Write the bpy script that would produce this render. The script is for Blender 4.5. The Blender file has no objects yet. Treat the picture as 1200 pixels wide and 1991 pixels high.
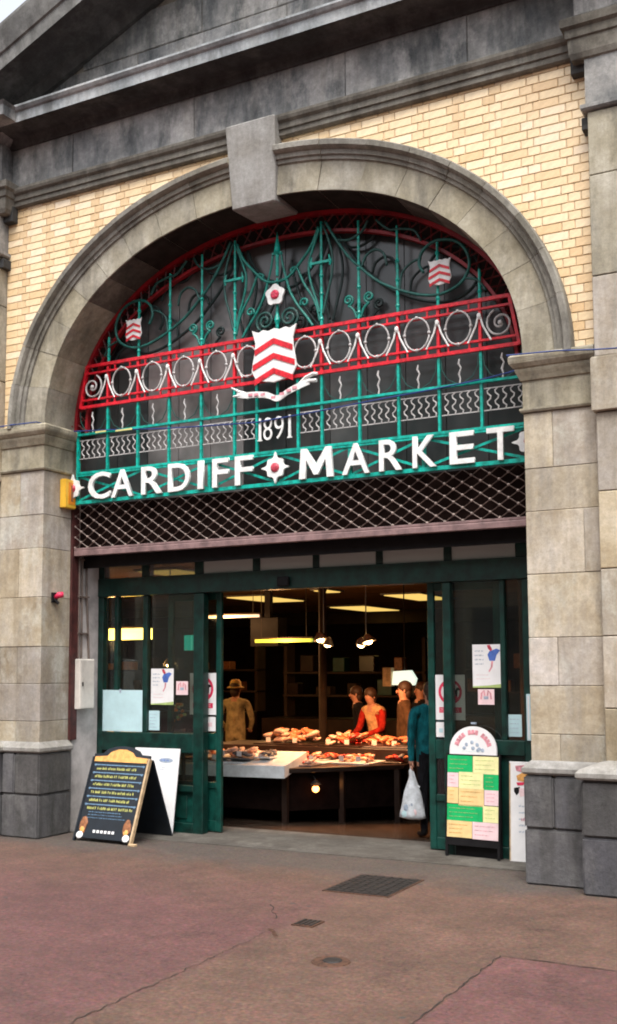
import bpy, bmesh, math, random
from mathutils import Vector, Matrix
random.seed(7)
C = bpy.context.scene.collection
R = math.radians
# ------------------------------------------------------------------ camera, sky, sun, exposure
scn = bpy.context.scene
cam = bpy.data.cameras.new('camera'); camo = bpy.data.objects.new('camera', cam); C.objects.link(camo)
cam.sensor_fit = 'VERTICAL'; cam.sensor_height = 36.0; cam.sensor_width = 21.7
cam.lens = 36.0*2076.963/1991.0
cam.shift_y = (1115.1445-995.5)/1991.0
cam.clip_end = 400
YAW, PIT, ROL = .4831, .0882, .0047
r_ = Vector((math.cos(YAW), math.sin(YAW), 0)); f0 = Vector((-math.sin(YAW), math.cos(YAW), 0))
F_ = f0*math.cos(PIT)+Vector((0, 0, math.sin(PIT))); U_ = Vector((0, 0, math.cos(PIT)))-f0*math.sin(PIT)
rr = r_*math.cos(ROL)-U_*math.sin(ROL); uu = r_*math.sin(ROL)+U_*math.cos(ROL)
m = Matrix((rr, uu, -F_)).transposed().to_4x4(); m.translation = Vector((4.6875, -8.344, 1.6))
camo.matrix_world = m
scn.camera = camo
SUN_EL, SUN_AZ = R(62), R(158)          # azimuth clockwise from +Y
w = bpy.data.worlds.new('World'); scn.world = w; w.use_nodes = True
nt = w.node_tree; nt.nodes.clear()
sky = nt.nodes.new('ShaderNodeTexSky'); sky.sky_type = 'NISHITA'; sky.sun_disc = False
sky.sun_elevation = SUN_EL; sky.sun_rotation = SUN_AZ; sky.dust_density = 4; sky.air_density = 1.2; sky.ozone_density = 1
hs = nt.nodes.new('ShaderNodeHueSaturation'); hs.inputs['Saturation'].default_value = .28
bg = nt.nodes.new('ShaderNodeBackground'); bg.inputs['Strength'].default_value = .15
wo = nt.nodes.new('ShaderNodeOutputWorld')
nt.links.new(sky.outputs[0], hs.inputs['Color']); nt.links.new(hs.outputs[0], bg.inputs['Color']); nt.links.new(bg.outputs[0], wo.inputs[0])
sl = bpy.data.lights.new('sun', 'SUN'); sl.energy = 1.1; sl.angle = R(24); sl.color = (1, .96, .9)
so = bpy.data.objects.new('sun', sl); C.objects.link(so)
so.rotation_euler = Vector((math.sin(SUN_AZ)*math.cos(SUN_EL), math.cos(SUN_AZ)*math.cos(SUN_EL), math.sin(SUN_EL))).to_track_quat('Z', 'Y').to_euler()
scn.view_settings.view_transform = 'Standard'; scn.view_settings.look = 'None'
scn.view_settings.exposure = 1.3; scn.view_settings.gamma = 1; scn.view_settings.use_curve_mapping = False
scn.render.engine = 'CYCLES'
scn.cycles.filter_width = 1.9
scn.cycles.max_bounces = 7; scn.cycles.transparent_max_bounces = 12
scn.cycles.sample_clamp_indirect = 4

# ------------------------------------------------------------------ helpers
class MB:
    def __init__(s): s.v = []; s.f = []; s.mi = []; s.cur = 0
    def add(s, vs, fs):
        n = len(s.v); s.v += [tuple(v) for v in vs]
        for f in fs: s.f.append(tuple(n+i for i in f)); s.mi.append(s.cur)
        return s
    def box(s, x0, x1, y0, y1, z0, z1):
        return s.add([(x0,y0,z0),(x1,y0,z0),(x1,y1,z0),(x0,y1,z0),(x0,y0,z1),(x1,y0,z1),(x1,y1,z1),(x0,y1,z1)],
                     [(0,3,2,1),(4,5,6,7),(0,1,5,4),(1,2,6,5),(2,3,7,6),(3,0,4,7)])
    def prism(s, pts, y0, y1):       # XZ outline extruded along Y
        n = len(pts)
        a = sum(pts[i][0]*pts[(i+1)%n][1]-pts[(i+1)%n][0]*pts[i][1] for i in range(n))
        if a < 0: pts = pts[::-1]
        vs = [(x,y0,z) for x,z in pts]+[(x,y1,z) for x,z in pts]
        fs = [tuple(range(n)), tuple(range(2*n-1,n-1,-1))]+[(i,n+i,n+(i+1)%n,(i+1)%n) for i in range(n)]
        return s.add(vs, fs)
    def slab(s, pts, z0, z1):        # XY outline extruded along Z
        n = len(pts)
        a = sum(pts[i][0]*pts[(i+1)%n][1]-pts[(i+1)%n][0]*pts[i][1] for i in range(n))
        if a < 0: pts = pts[::-1]
        vs = [(x,y,z0) for x,y in pts]+[(x,y,z1) for x,y in pts]
        return s.add(vs, [tuple(range(n-1,-1,-1)), tuple(range(n,2*n))]+[(i,(i+1)%n,n+(i+1)%n,n+i) for i in range(n)])
    def tube(s, pts, r, seg=6, flat=1.0):
        pts = [Vector(p) for p in pts]; n = len(pts); rs = r if isinstance(r, (list,tuple)) else [r]*n
        t0 = (pts[1]-pts[0]).normalized(); up = Vector((0,1,0)) if abs(t0.y) < .9 else Vector((1,0,0))
        vs = []
        for i in range(n):
            t = (pts[min(i+1,n-1)]-pts[max(i-1,0)]).normalized()
            a = (up-t*up.dot(t)).normalized(); b = t.cross(a); up = a
            for k in range(seg):
                th = 2*math.pi*k/seg
                vs.append(pts[i]+a*math.cos(th)*rs[i]*flat+b*math.sin(th)*rs[i])
        fs = [(i*seg+k, i*seg+(k+1)%seg, (i+1)*seg+(k+1)%seg, (i+1)*seg+k) for i in range(n-1) for k in range(seg)]
        fs += [tuple(range(seg-1,-1,-1)), tuple(range((n-1)*seg, n*seg))]
        return s.add(vs, fs)
    def lathe(s, prof, cx, cy, seg=16):   # prof [(r,z)]
        vs = []
        for r, z in prof:
            for k in range(seg):
                th = 2*math.pi*k/seg; vs.append((cx+r*math.cos(th), cy+r*math.sin(th), z))
        fs = [(i*seg+k, i*seg+(k+1)%seg, (i+1)*seg+(k+1)%seg, (i+1)*seg+k) for i in range(len(prof)-1) for k in range(seg)]
        return s.add(vs, fs)
    def rings(s, x0, x1, y0, y1, prof, sides='LRF'):   # moulding swept round a rectangle: prof [(offset, z)]
        vs = []
        for o, z in prof:
            a = x0-(o if 'L' in sides else 0); b = x1+(o if 'R' in sides else 0); c = y0-o
            vs += [(a,c,z),(b,c,z),(b,y1,z),(a,y1,z)]
        n = len(prof)
        fs = [(i*4+k, i*4+(k+1)%4, i*4+4+(k+1)%4, i*4+4+k) for i in range(n-1) for k in range(4)]
        return s.add(vs, fs+[(3,2,1,0),(n*4-4,n*4-3,n*4-2,n*4-1)])
    def ball(s, c, r, sx=1, sy=1, sz=1, seg=8, rings=5, jit=0):
        vs = [(c[0],c[1],c[2]-r*sz)]
        for i in range(1, rings):
            ph = -math.pi/2+math.pi*i/rings
            for k in range(seg):
                th = 2*math.pi*k/seg; q = 1+random.uniform(-jit, jit)
                vs.append((c[0]+r*sx*q*math.cos(ph)*math.cos(th), c[1]+r*sy*q*math.cos(ph)*math.sin(th), c[2]+r*sz*q*math.sin(ph)))
        vs.append((c[0],c[1],c[2]+r*sz)); N = len(vs)-1
        fs = [(0,1+(k+1)%seg,1+k) for k in range(seg)]
        for i in range(rings-2):
            fs += [(1+i*seg+k,1+i*seg+(k+1)%seg,1+(i+1)*seg+(k+1)%seg,1+(i+1)*seg+k) for k in range(seg)]
        b = 1+(rings-2)*seg
        fs += [(b+k,b+(k+1)%seg,N) for k in range(seg)]
        return s.add(vs, fs)

def mesh_of(mb, name, mats, bevel=0, smooth=False, seg=1):
    me = bpy.data.meshes.new(name); me.from_pydata([tuple(v) for v in mb.v], [], mb.f); me.update()
    for mt in (mats if isinstance(mats, (list,tuple)) else [mats]): me.materials.append(mt)
    for p, i in zip(me.polygons, mb.mi): p.material_index = i
    if bevel or smooth:
        bm = bmesh.new(); bm.from_mesh(me)
        if bevel:
            bmesh.ops.bevel(bm, geom=[e for e in bm.edges if len(e.link_faces) == 2 and e.calc_face_angle(0) > .35], offset=bevel, segments=seg, affect='EDGES', clamp_overlap=True)
        if smooth:
            for f in bm.faces: f.smooth = True
        bm.to_mesh(me); bm.free()
    return me
def tag(o, label=None, cat=None, group=None, kind=None):
    if label: o['label'] = label
    if cat: o['category'] = cat
    if group: o['group'] = group
    if kind: o['kind'] = kind
    return o
def obj(name, mb, mats, parent=None, bevel=0, smooth=False, seg=1, label=None, cat=None, group=None, kind=None):
    me = mb if isinstance(mb, bpy.types.Mesh) else mesh_of(mb, name, mats, bevel, smooth, seg)
    o = bpy.data.objects.new(name, me); C.objects.link(o)
    if parent:
        o.parent = parent; o.matrix_parent_inverse = parent.matrix_world.inverted()
    return tag(o, label, cat, group, kind)
def thing(name, label, cat, loc=(0,0,0), rz=0, group=None):
    o = bpy.data.objects.new(name, None); C.objects.link(o); o.empty_display_size = .1
    o.location = loc; o.rotation_euler = (0,0,rz)
    o.matrix_world = Matrix.Translation(loc) @ Matrix.Rotation(rz, 4, 'Z')
    return tag(o, label, cat, group)
def sub(name, mb, mats, parent, **k):   # geometry given in the parent's own space
    o = obj(name, mb, mats, None, **k); o.parent = parent; return o
def glyph(name, ch, x0, x1, z0, z1, y0, y1, mat, parent, bold=0.0, label=None):
    cu = bpy.data.curves.new(name, 'FONT'); cu.body = ch; cu.size = 1; cu.extrude = .1; cu.offset = bold; cu.resolution_u = 4
    t = bpy.data.objects.new('tmp', cu); C.objects.link(t)
    dg = bpy.context.evaluated_depsgraph_get(); me = bpy.data.meshes.new_from_object(t.evaluated_get(dg))
    bpy.data.objects.remove(t); bpy.data.curves.remove(cu)
    xs = [v.co.x for v in me.vertices]; ys = [v.co.y for v in me.vertices]; a, b, c, d = min(xs), max(xs), min(ys), max(ys)
    for v in me.vertices:
        x, y, z = v.co
        v.co = (x0+(x-a)/(b-a)*(x1-x0), (y0+y1)/2-(z/.1)*(y1-y0)/2, z0+(y-c)/(d-c)*(z1-z0))
    me.materials.clear(); me.materials.append(mat)
    o = bpy.data.objects.new(name, me); C.objects.link(o)
    if parent: o.parent = parent; o.matrix_parent_inverse = parent.matrix_world.inverted()
    return tag(o, label)

# ------------------------------------------------------------------ materials
def newmat(n):
    mt = bpy.data.materials.new(n); mt.use_nodes = True; t = mt.node_tree
    return mt, t, t.nodes['Principled BSDF']
def N(t, ty, **k):
    n = t.nodes.new(ty)
    for a, b in k.items(): setattr(n, a, b)
    return n
def noise(t, scale, detail=6, rough=.6, sc=(1,1,1), off=0.0, rnd=False):
    tc = N(t, 'ShaderNodeTexCoord'); mp = N(t, 'ShaderNodeMapping'); mp.inputs['Scale'].default_value = sc; mp.inputs['Location'].default_value = (off, off*.7, off*1.3)
    t.links.new(tc.outputs['Object'], mp.inputs['Vector'])
    src = mp.outputs[0]
    if rnd:
        oi = N(t, 'ShaderNodeObjectInfo'); ad = N(t, 'ShaderNodeVectorMath', operation='ADD'); mu = N(t, 'ShaderNodeMath', operation='MULTIPLY'); mu.inputs[1].default_value = 40
        t.links.new(oi.outputs['Random'], mu.inputs[0]); t.links.new(src, ad.inputs[0]); t.links.new(mu.outputs[0], ad.inputs[1]); src = ad.outputs[0]
    nz = N(t, 'ShaderNodeTexNoise'); nz.inputs['Scale'].default_value = scale; nz.inputs['Detail'].default_value = detail; nz.inputs['Roughness'].default_value = rough
    t.links.new(src, nz.inputs['Vector'])
    return nz.outputs['Fac']
def ramp(t, fac, stops):
    rp = N(t, 'ShaderNodeValToRGB'); e = rp.color_ramp.elements
    e[0].position, e[0].color = stops[0][0], (*stops[0][1], 1)
    e[1].position, e[1].color = stops[-1][0], (*stops[-1][1], 1)
    for p, c in stops[1:-1]:
        q = e.new(p); q.color = (*c, 1)
    t.links.new(fac, rp.inputs[0]); return rp.outputs[0]
def mixc(t, fac, a, b, mode='MIX'):
    mx = N(t, 'ShaderNodeMix', data_type='RGBA', blend_type=mode)
    if isinstance(fac, (int, float)): mx.inputs[0].default_value = fac
    else: t.links.new(fac, mx.inputs[0])
    for i, v in ((6, a), (7, b)):
        if isinstance(v, tuple): mx.inputs[i].default_value = (*v, 1)
        else: t.links.new(v, mx.inputs[i])
    return mx.outputs[2]
def bump(t, b, h, strength=.3, dist=.01):
    bp = N(t, 'ShaderNodeBump'); bp.inputs['Strength'].default_value = strength; bp.inputs['Distance'].default_value = dist
    t.links.new(h, bp.inputs['Height']); t.links.new(bp.outputs[0], b.inputs['Normal'])
def paint(n, col, rough=.45, metal=0, dirt=.25, scale=9, spec=.5):
    mt, t, b = newmat(n)
    nz = noise(t, scale, 5, .65); d = tuple(c*(1-dirt*1.6) for c in col) if dirt < .6 else (0,0,0)
    t.links.new(ramp(t, nz, [(.35, d), (.62, col)]), b.inputs['Base Color'])
    b.inputs['Roughness'].default_value = rough; b.inputs['Metallic'].default_value = metal; b.inputs['Specular IOR Level'].default_value = spec
    return mt
def stone(n, cols, stain, stain_amt=.5, bmp=.35, var=.25):
    mt, t, b = newmat(n)
    base = ramp(t, noise(t, 2.2, 8, .65, rnd=True), [(.3, cols[0]), (.5, cols[1]), (.7, cols[2])])
    oi = N(t, 'ShaderNodeObjectInfo')
    v = N(t, 'ShaderNodeMapRange'); v.inputs[3].default_value = 1-var; v.inputs[4].default_value = 1+var*.6; t.links.new(oi.outputs['Random'], v.inputs[0])
    hsv = N(t, 'ShaderNodeHueSaturation'); t.links.new(v.outputs[0], hsv.inputs['Value'])
    fr2 = N(t, 'ShaderNodeMath', operation='FRACT'); mu2 = N(t, 'ShaderNodeMath', operation='MULTIPLY'); mu2.inputs[1].default_value = 17.3
    t.links.new(oi.outputs['Random'], mu2.inputs[0]); t.links.new(mu2.outputs[0], fr2.inputs[0])
    k_ = var*1.6
    tint = ramp(t, fr2.outputs[0], [(0, (1, 1-.05*k_, 1-.22*k_)), (.45, (1,1,1)), (1, (1-.12*k_, 1-.08*k_, 1+.12*k_))])
    t.links.new(mixc(t, 1.0, base, tint, 'MULTIPLY'), hsv.inputs['Color'])
    st = N(t, 'ShaderNodeMapRange'); st.inputs[1].default_value = .47; st.inputs[2].default_value = .68; st.inputs[4].default_value = stain_amt
    t.links.new(noise(t, 2.6, 7, .7, sc=(1.6,1.6,.45), off=3.1), st.inputs[0])
    c1 = mixc(t, st.outputs[0], hsv.outputs[0], stain)
    lp = N(t, 'ShaderNodeMapRange'); lp.inputs[1].default_value = .52; lp.inputs[2].default_value = .66; lp.inputs[4].default_value = .55
    t.links.new(noise(t, 1.5, 7, .72, sc=(1.3,1.3,.8), off=11.3), lp.inputs[0])
    c1 = mixc(t, lp.outputs[0], c1, tuple(min(.6, x*1.25+.02) for x in cols[2]))
    sk = ramp(t, noise(t, 5.5, 4, .6, sc=(1.6,1.6,.16), off=5.7), [(.40, (.80,.79,.77)), (.56, (1,1,1))])
    c1 = mixc(t, .8, c1, sk, 'MULTIPLY')
    fine = ramp(t, noise(t, 26, 9, .85), [(.3, (.58,.57,.56)), (.7, (1.26,1.26,1.26))])
    t.links.new(mixc(t, .8, c1, fine, 'MULTIPLY'), b.inputs['Base Color'])
    b.inputs['Roughness'].default_value = .88; b.inputs['Specular IOR Level'].default_value = .3
    bump(t, b, noise(t, 30, 8, .75), bmp, .012)
    return mt
M = {}
M['ashlar'] = stone('ashlar', [(.335,.268,.178),(.45,.39,.30),(.53,.48,.41)], (.27,.26,.255), .5, .25, .30)
M['archstone'] = stone('archstone', [(.255,.225,.158),(.355,.322,.245),(.43,.40,.33)], (.095,.09,.08), .6, .3, .14)
M['sooty'] = stone('sooty', [(.085,.09,.093),(.22,.22,.217),(.42,.405,.385)], (.045,.055,.062), .85, .35, .1)
M['moulding'] = stone('moulding', [(.10,.09,.075),(.17,.155,.13),(.25,.235,.20)], (.04,.038,.034), .7, .4, .12)
M['plinth'] = stone('plinth', [(.075,.075,.08),(.115,.112,.118),(.15,.147,.145)], (.05,.05,.045), .6, .6, .25)
M['archmould'] = stone('arch_moulding', [(.165,.155,.125),(.25,.235,.20),(.33,.315,.275)], (.05,.048,.045), .6, .35, .12)
M['soffit2'] = stone('near_black_stone', [(.028,.028,.028),(.05,.05,.05),(.085,.083,.08)], (.02,.02,.02), .5, .3, .1)  # cornice undersides take it as painted shade; the brackets are dark themselves
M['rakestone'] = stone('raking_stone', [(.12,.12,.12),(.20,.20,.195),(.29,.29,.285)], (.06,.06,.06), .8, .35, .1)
M['capstone'] = stone('cap_stone', [(.22,.205,.175),(.31,.295,.265),(.38,.37,.345)], (.15,.145,.14), .5, .3, .1)
M['soffit_half'] = stone('half_dark_stone', [(.05,.043,.036),(.085,.075,.06),(.13,.115,.095)], (.03,.026,.024), .8, .3, .05)
M['soffit_light'] = stone('slightly_dark_stone', [(.11,.095,.075),(.165,.145,.115),(.22,.20,.165)], (.06,.052,.045), .8, .3, .05)
M['corona'] = stone('weathered_cornice', [(.24,.26,.27),(.36,.385,.40),(.46,.48,.49)], (.06,.06,.06), .6, .35, .1)
M['mortar'] = paint('mortar', (.60,.46,.31), .95, 0, .2, 20, .1)
def brickmat():
    mt, t, b = newmat('cream_brick'); oi = N(t, 'ShaderNodeObjectInfo')
    c = ramp(t, oi.outputs['Random'], [(0,(.72,.50,.27)), (.10,(.78,.575,.335)), (.35,(.82,.635,.39)), (.7,(.85,.67,.43)), (1,(.86,.70,.50))])
    d = ramp(t, noise(t, 1.1, 6, .7, off=4), [(.36,(.80,.75,.68)), (.6,(1,1,1))])
    e = ramp(t, noise(t, 35, 4, .6), [(.3,(.88,.86,.84)), (.6,(1,1,1))])
    t.links.new(mixc(t, 1.0, mixc(t, .8, c, d, 'MULTIPLY'), e, 'MULTIPLY'), b.inputs['Base Color'])
    b.inputs['Roughness'].default_value = .38; bump(t, b, noise(t, 14, 4, .6), .25, .006); return mt
M['brick'] = brickmat()
M['soffit'] = paint('dark_soffit', (.035,.028,.024), .95, 0, .3, 6, .1)
M['teal'] = paint('teal_paint', (.0,.44,.35), .4, 0, .36, 22)
M['tealdark'] = paint('dull_teal_paint', (.012,.085,.072), .5, 0, .35, 12)
M['channel'] = paint('channel_brown_paint', (.075,.018,.016), .6, 0, .4, 8)
M['tealdim'] = paint('faded_teal_paint', (.006,.13,.108), .5, 0, .35, 12)
M['scrollshade'] = paint('scroll_shadow_tone', (.008,.028,.027), .6, 0, .3, 12)
M['red'] = paint('red_paint', (.80,.010,.028), .4, 0, .34, 22)
M['borderred'] = paint('border_red_paint', (.34,.006,.014), .5, 0, .35, 5)
M['darkred'] = paint('dark_red_paint', (.15,.008,.009), .5, 0, .4, 7)
M['white'] = paint('white_paint', (.82,.82,.80), .5, 0, .14, 16)
M['offwhite'] = paint('offwhite_paint', (.55,.53,.52), .55, 0, .25, 12)
M['pink'] = paint('pink_print', (.80,.33,.38), .5, 0, .3, 30)
M['rose'] = paint('rose_red_paint', (.62,.06,.10), .45, 0, .3, 40)
M['green'] = paint('dark_green_paint', (.003,.038,.029), .38, 0, .42, 9)
M['greenlit'] = paint('door_green_paint', (.005,.062,.048), .35, 0, .38, 9)
M['shutter'] = paint('shutter_brown_steel', (.12,.065,.055), .5, .5, .3, 30)
M['shutterbar'] = paint('shutter_bar_paint', (.27,.17,.165), .5, .1, .3, 10)
M['rivet'] = paint('pale_rivet', (.36,.28,.245), .4, .2, .3, 20)  # lighter than the lattice rods
M['lattice'] = paint('galvanised_lattice', (.13,.085,.07), .5, .1, .3, 20)
M['black'] = paint('black_paint', (.010,.009,.010), .6, 0, .3, 10, .2)
M['blackboard'] = paint('blackboard', (.008,.013,.02), .45, 0, .3, 10)
M['jamb'] = paint('jamb_white_paint', (.56,.52,.50), .7, 0, .28, 4)
M['box'] = paint('cabinet_cream_paint', (.66,.62,.56), .5, 0, .15, 6)
M['pipe'] = paint('conduit_paint', (.16,.12,.10), .6, 0, .3, 8)
M['yellow'] = paint('yellow_plastic', (.86,.50,.05), .35, 0, .1, 8)
M['orangep'] = paint('orange_plastic', (.82,.25,.01), .35, 0, .15, 8)
M['blue'] = paint('blue_cable', (.012,.04,.20), .4, 0, .2, 8)
M['paleyellow'] = paint('yellow_tape', (.70,.66,.25), .5, 0, .2, 8)
M['paper'] = paint('white_paper', (.80,.79,.79), .5, 0, .06, 6)
M['bluepaper'] = paint('pale_blue_paper', (.50,.70,.74), .5, 0, .1, 5)
M['pinkpaper'] = paint('pink_paper', (.84,.62,.64), .55, 0, .1, 12)
M['orangepaper'] = paint('orange_paper', (.86,.62,.28), .55, 0, .12, 12)
M['yellowpaper'] = paint('yellow_paper', (.84,.80,.40), .55, 0, .1, 12)
M['greenpaper'] = paint('green_paper', (.0,.46,.13), .55, 0, .15, 12)
M['printblue'] = paint('blue_print', (.08,.17,.55), .5, 0, .2, 20)
M['printgrey'] = paint('grey_print', (.38,.45,.55), .5, 0, .2, 30)
M['printred'] = paint('red_print', (.75,.03,.10), .5, 0, .2, 20)
M['printlime'] = paint('lime_print', (.45,.58,.20), .5, 0, .2, 20)
M['signyellow'] = paint('yellow_chalk', (.62,.62,.18), .6, 0, .35, 60)
M['signblue'] = paint('blue_chalk', (.16,.28,.42), .6, 0, .4, 60)
M['goldorange'] = paint('orange_header_paint', (.84,.42,.12), .45, 0, .25, 25)
M['wood'] = paint('frame_wood', (.62,.44,.26), .6, 0, .3, 14)
M['brownprint'] = paint('brown_print', (.34,.13,.05), .5, 0, .4, 40)
M['iron'] = paint('cast_iron', (.022,.018,.016), .7, .0, .4, 25)
M['rust'] = paint('rusty_iron', (.10,.045,.025), .8, .1, .4, 30)
M['ceiling'] = paint('brown_ceiling', (.50,.24,.09), .8, 0, .25, 2)
M['wallin'] = paint('interior_wall', (.055,.032,.019), .85, 0, .4, 1.5)
M['counter'] = paint('dark_counter', (.03,.018,.014), .3, 0, .3, 4)
M['floorin'] = paint('market_floor', (.085,.058,.042), .22, 0, .35, 3)
M['tray'] = paint('white_tray', (.78,.84,.88), .3, 0, .15, 8)
M['meat'] = paint('orange_fish', (.78,.27,.13), .35, 0, .3, 30)
M['meatpink'] = paint('pink_fish', (.82,.56,.46), .35, 0, .3, 30)
M['meatred'] = paint('red_meat', (.52,.03,.02), .35, 0, .3, 30)
M['scales'] = paint('grey_fish', (.18,.17,.18), .3, 0, .4, 40)
M['shade'] = paint('lamp_shade_metal', (.45,.40,.33), .35, .6, .2, 10)
M['skin'] = paint('skin', (.55,.27,.18), .5, 0, .12, 20)
M['bag'] = paint('white_plastic_bag', (.74,.78,.82), .35, 0, .22, 14)
def emis(n, col, s):
    mt, t, b = newmat(n); b.inputs['Base Color'].default_value = (*col, 1); b.inputs['Emission Color'].default_value = (*col, 1); b.inputs['Emission Strength'].default_value = s; return mt
M['panelglow'] = emis('ceiling_panel_glow', (1, .66, .17), .42)
M['tubeyellow'] = emis('yellow_tube_glow', (1, .78, .16), 2.2)
M['tubegreen'] = emis('green_tube_glow', (.62, .72, .08), .35)
M['tubewhite'] = emis('white_tube_glow', (1, .88, .72), .25)
M['bulb'] = emis('warm_bulb_glow', (1, .62, .25), 14)
M['coolbox'] = emis('cool_light_box', (.80, .95, .80), .42)
M['tealsign'] = emis('teal_lit_sign', (.0, .62, .55), .2)
M['ember'] = emis('orange_bulb_glow', (1, .35, .08), 4)
def glassmat(n, tint=(.9,.95,.93), alpha=.12):
    mt, t, b = newmat(n); t.nodes.remove(b); out = t.nodes['Material Output']
    tr = N(t, 'ShaderNodeBsdfTransparent'); tr.inputs[0].default_value = (*tint, 1)
    gl = N(t, 'ShaderNodeBsdfGlossy'); gl.inputs['Roughness'].default_value = .04; gl.inputs['Color'].default_value = (.9,.95,1,1)
    df = N(t, 'ShaderNodeBsdfDiffuse'); df.inputs[0].default_value = (.30,.30,.28,1) if alpha < .6 else (.52,.58,.54,1)
    fr = N(t, 'ShaderNodeFresnel'); fr.inputs[0].default_value = 1.45
    m1 = N(t, 'ShaderNodeMixShader'); m1.inputs[0].default_value = alpha; t.links.new(tr.outputs[0], m1.inputs[1]); t.links.new(df.outputs[0], m1.inputs[2])
    m2 = N(t, 'ShaderNodeMixShader'); t.links.new(fr.outputs[0], m2.inputs[0]); t.links.new(m1.outputs[0], m2.inputs[1]); t.links.new(gl.outputs[0], m2.inputs[2])
    t.links.new(m2.outputs[0], out.inputs[0]); return mt
M['soot'] = paint('matt_black', (.012,.007,.006), 1, 0, .3, 10, .0)  # near black; below the counter it puts the shade into the colour
M['glass'] = glassmat('door_glass', (.86,.9,.86), .015)
M['reflectgrey'] = glassmat('reflection_grey_glass', (.5,.55,.5), .9)  # nearly opaque grey painted in for the street reflected in these panes
M['transomglass'] = glassmat('half_grey_transom_glass', (.7,.75,.75), .42)  # partly grey, the reflection again put into the colour
def panemat():
    mt, t, b = newmat('patchy_grey_glass')
    c = ramp(t, noise(t, 1.0, 4, .55, sc=(1,1,.6), off=2.4), [(.38,(.032,.037,.038)), (.55,(.068,.071,.072)), (.66,(.14,.132,.128))])  # dark grey with paler noise patches
    oi = N(t, 'ShaderNodeObjectInfo'); v = N(t, 'ShaderNodeMapRange'); v.inputs[3].default_value = .65; v.inputs[4].default_value = 1.3; t.links.new(oi.outputs['Random'], v.inputs[0])
    hsv = N(t, 'ShaderNodeHueSaturation'); t.links.new(c, hsv.inputs['Color']); t.links.new(v.outputs[0], hsv.inputs['Value'])
    t.links.new(hsv.outputs[0], b.inputs['Base Color']); b.inputs['Roughness'].default_value = .22
    bump(t, b, noise(t, 2.2, 3, .5), .25, .02); return mt
M['pane'] = panemat()
def palemat():
    mt, t, b = newmat('pale_patchy_glass')
    c = ramp(t, noise(t, 1.5, 4, .6, sc=(1,1,.8), off=9.4), [(.36,(.045,.046,.047)), (.50,(.17,.155,.15)), (.64,(.27,.245,.24))])  # paler patchy grey for the panes left of centre
    t.links.new(c, b.inputs['Base Color']); b.inputs['Roughness'].default_value = .3; return mt
M['palepane'] = palemat()
def pavemat():
    mt, t, b = newmat('pavement_tarmac')
    tc = N(t, 'ShaderNodeTexCoord'); sp = N(t, 'ShaderNodeSeparateXYZ'); t.links.new(tc.outputs['Object'], sp.inputs[0])
    def mr(src, a, c):
        q = N(t, 'ShaderNodeMapRange'); q.inputs[1].default_value = a; q.inputs[2].default_value = c; t.links.new(src, q.inputs[0]); return q.outputs[0]
    def mul(a, c, op='MULTIPLY'):
        q = N(t, 'ShaderNodeMath', operation=op); q.use_clamp = True
        for i, v in ((0,a),(1,c)):
            if isinstance(v, float): q.inputs[i].default_value = v
            else: t.links.new(v, q.inputs[i])
        return q.outputs[0]
    X, Y = sp.outputs[0], sp.outputs[1]
    wob = noise(t, 1.2, 5, .6)
    yw = N(t, 'ShaderNodeMath', operation='MULTIPLY_ADD'); t.links.new(wob, yw.inputs[0]); yw.inputs[1].default_value = 1.8; t.links.new(Y, yw.inputs[2])
    left = mul(mr(X, 1.46, 1.30), mr(yw.outputs[0], -.1, -1.5))
    right = mul(mr(X, 2.77, 2.81), mr(Y, -2.42, -2.48))
    pinkm = mul(left, right, 'ADD')
    base = ramp(t, noise(t, 1.6, 8, .68), [(.3,(.068,.038,.027)), (.5,(.098,.055,.039)), (.7,(.124,.068,.050))])
    pink = ramp(t, noise(t, 1.9, 8, .68, off=7), [(.3,(.072,.034,.030)), (.5,(.098,.044,.040)), (.7,(.120,.054,.050))])
    c = mixc(t, pinkm, base, pink)
    # darker concrete by the threshold
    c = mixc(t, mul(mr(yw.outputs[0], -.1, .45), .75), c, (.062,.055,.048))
    sp1 = ramp(t, noise(t, 34, 9, .85), [(.34,(.52,.50,.49)), (.5,(1,1,1)), (.66,(1.5,1.45,1.4))])
    sp2 = ramp(t, noise(t, 9, 6, .7, off=5), [(.3,(.78,.77,.77)), (.7,(1.15,1.15,1.15))])
    c = mixc(t, 1.0, mixc(t, 1.0, c, sp1, 'MULTIPLY'), sp2, 'MULTIPLY')
    tc2 = N(t, 'ShaderNodeTexCoord'); vo = N(t, 'ShaderNodeTexVoronoi'); vo.inputs['Scale'].default_value = 62; t.links.new(tc2.outputs['Object'], vo.inputs['Vector'])
    h2 = N(t, 'ShaderNodeHueSaturation'); h2.inputs['Saturation'].default_value = .55; h2.inputs['Value'].default_value = 1.9; t.links.new(vo.outputs['Color'], h2.inputs['Color'])
    c = mixc(t, .26, c, h2.outputs[0], 'MULTIPLY')
    st2 = ramp(t, noise(t, 3.3, 3, .5, off=2.2), [(.66,(1,1,1)), (.74,(.72,.70,.69))])
    c = mixc(t, .8, c, st2, 'MULTIPLY')
    gv = N(t, 'ShaderNodeTexVoronoi'); gv.inputs['Scale'].default_value = 2.6; t.links.new(tc2.outputs['Object'], gv.inputs['Vector'])
    c = mixc(t, mr(gv.outputs['Distance'], .062, .045), c, (.05,.042,.038))
    t.links.new(c, b.inputs['Base Color']); b.inputs['Roughness'].default_value = .8
    bump(t, b, noise(t, 120, 8, .8), .5, .006); return mt
M['pave'] = pavemat()
M['step'] = stone('threshold_concrete', [(.065,.057,.048),(.10,.09,.076),(.14,.13,.112)], (.09,.08,.07), .5, .3, .1)

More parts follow.
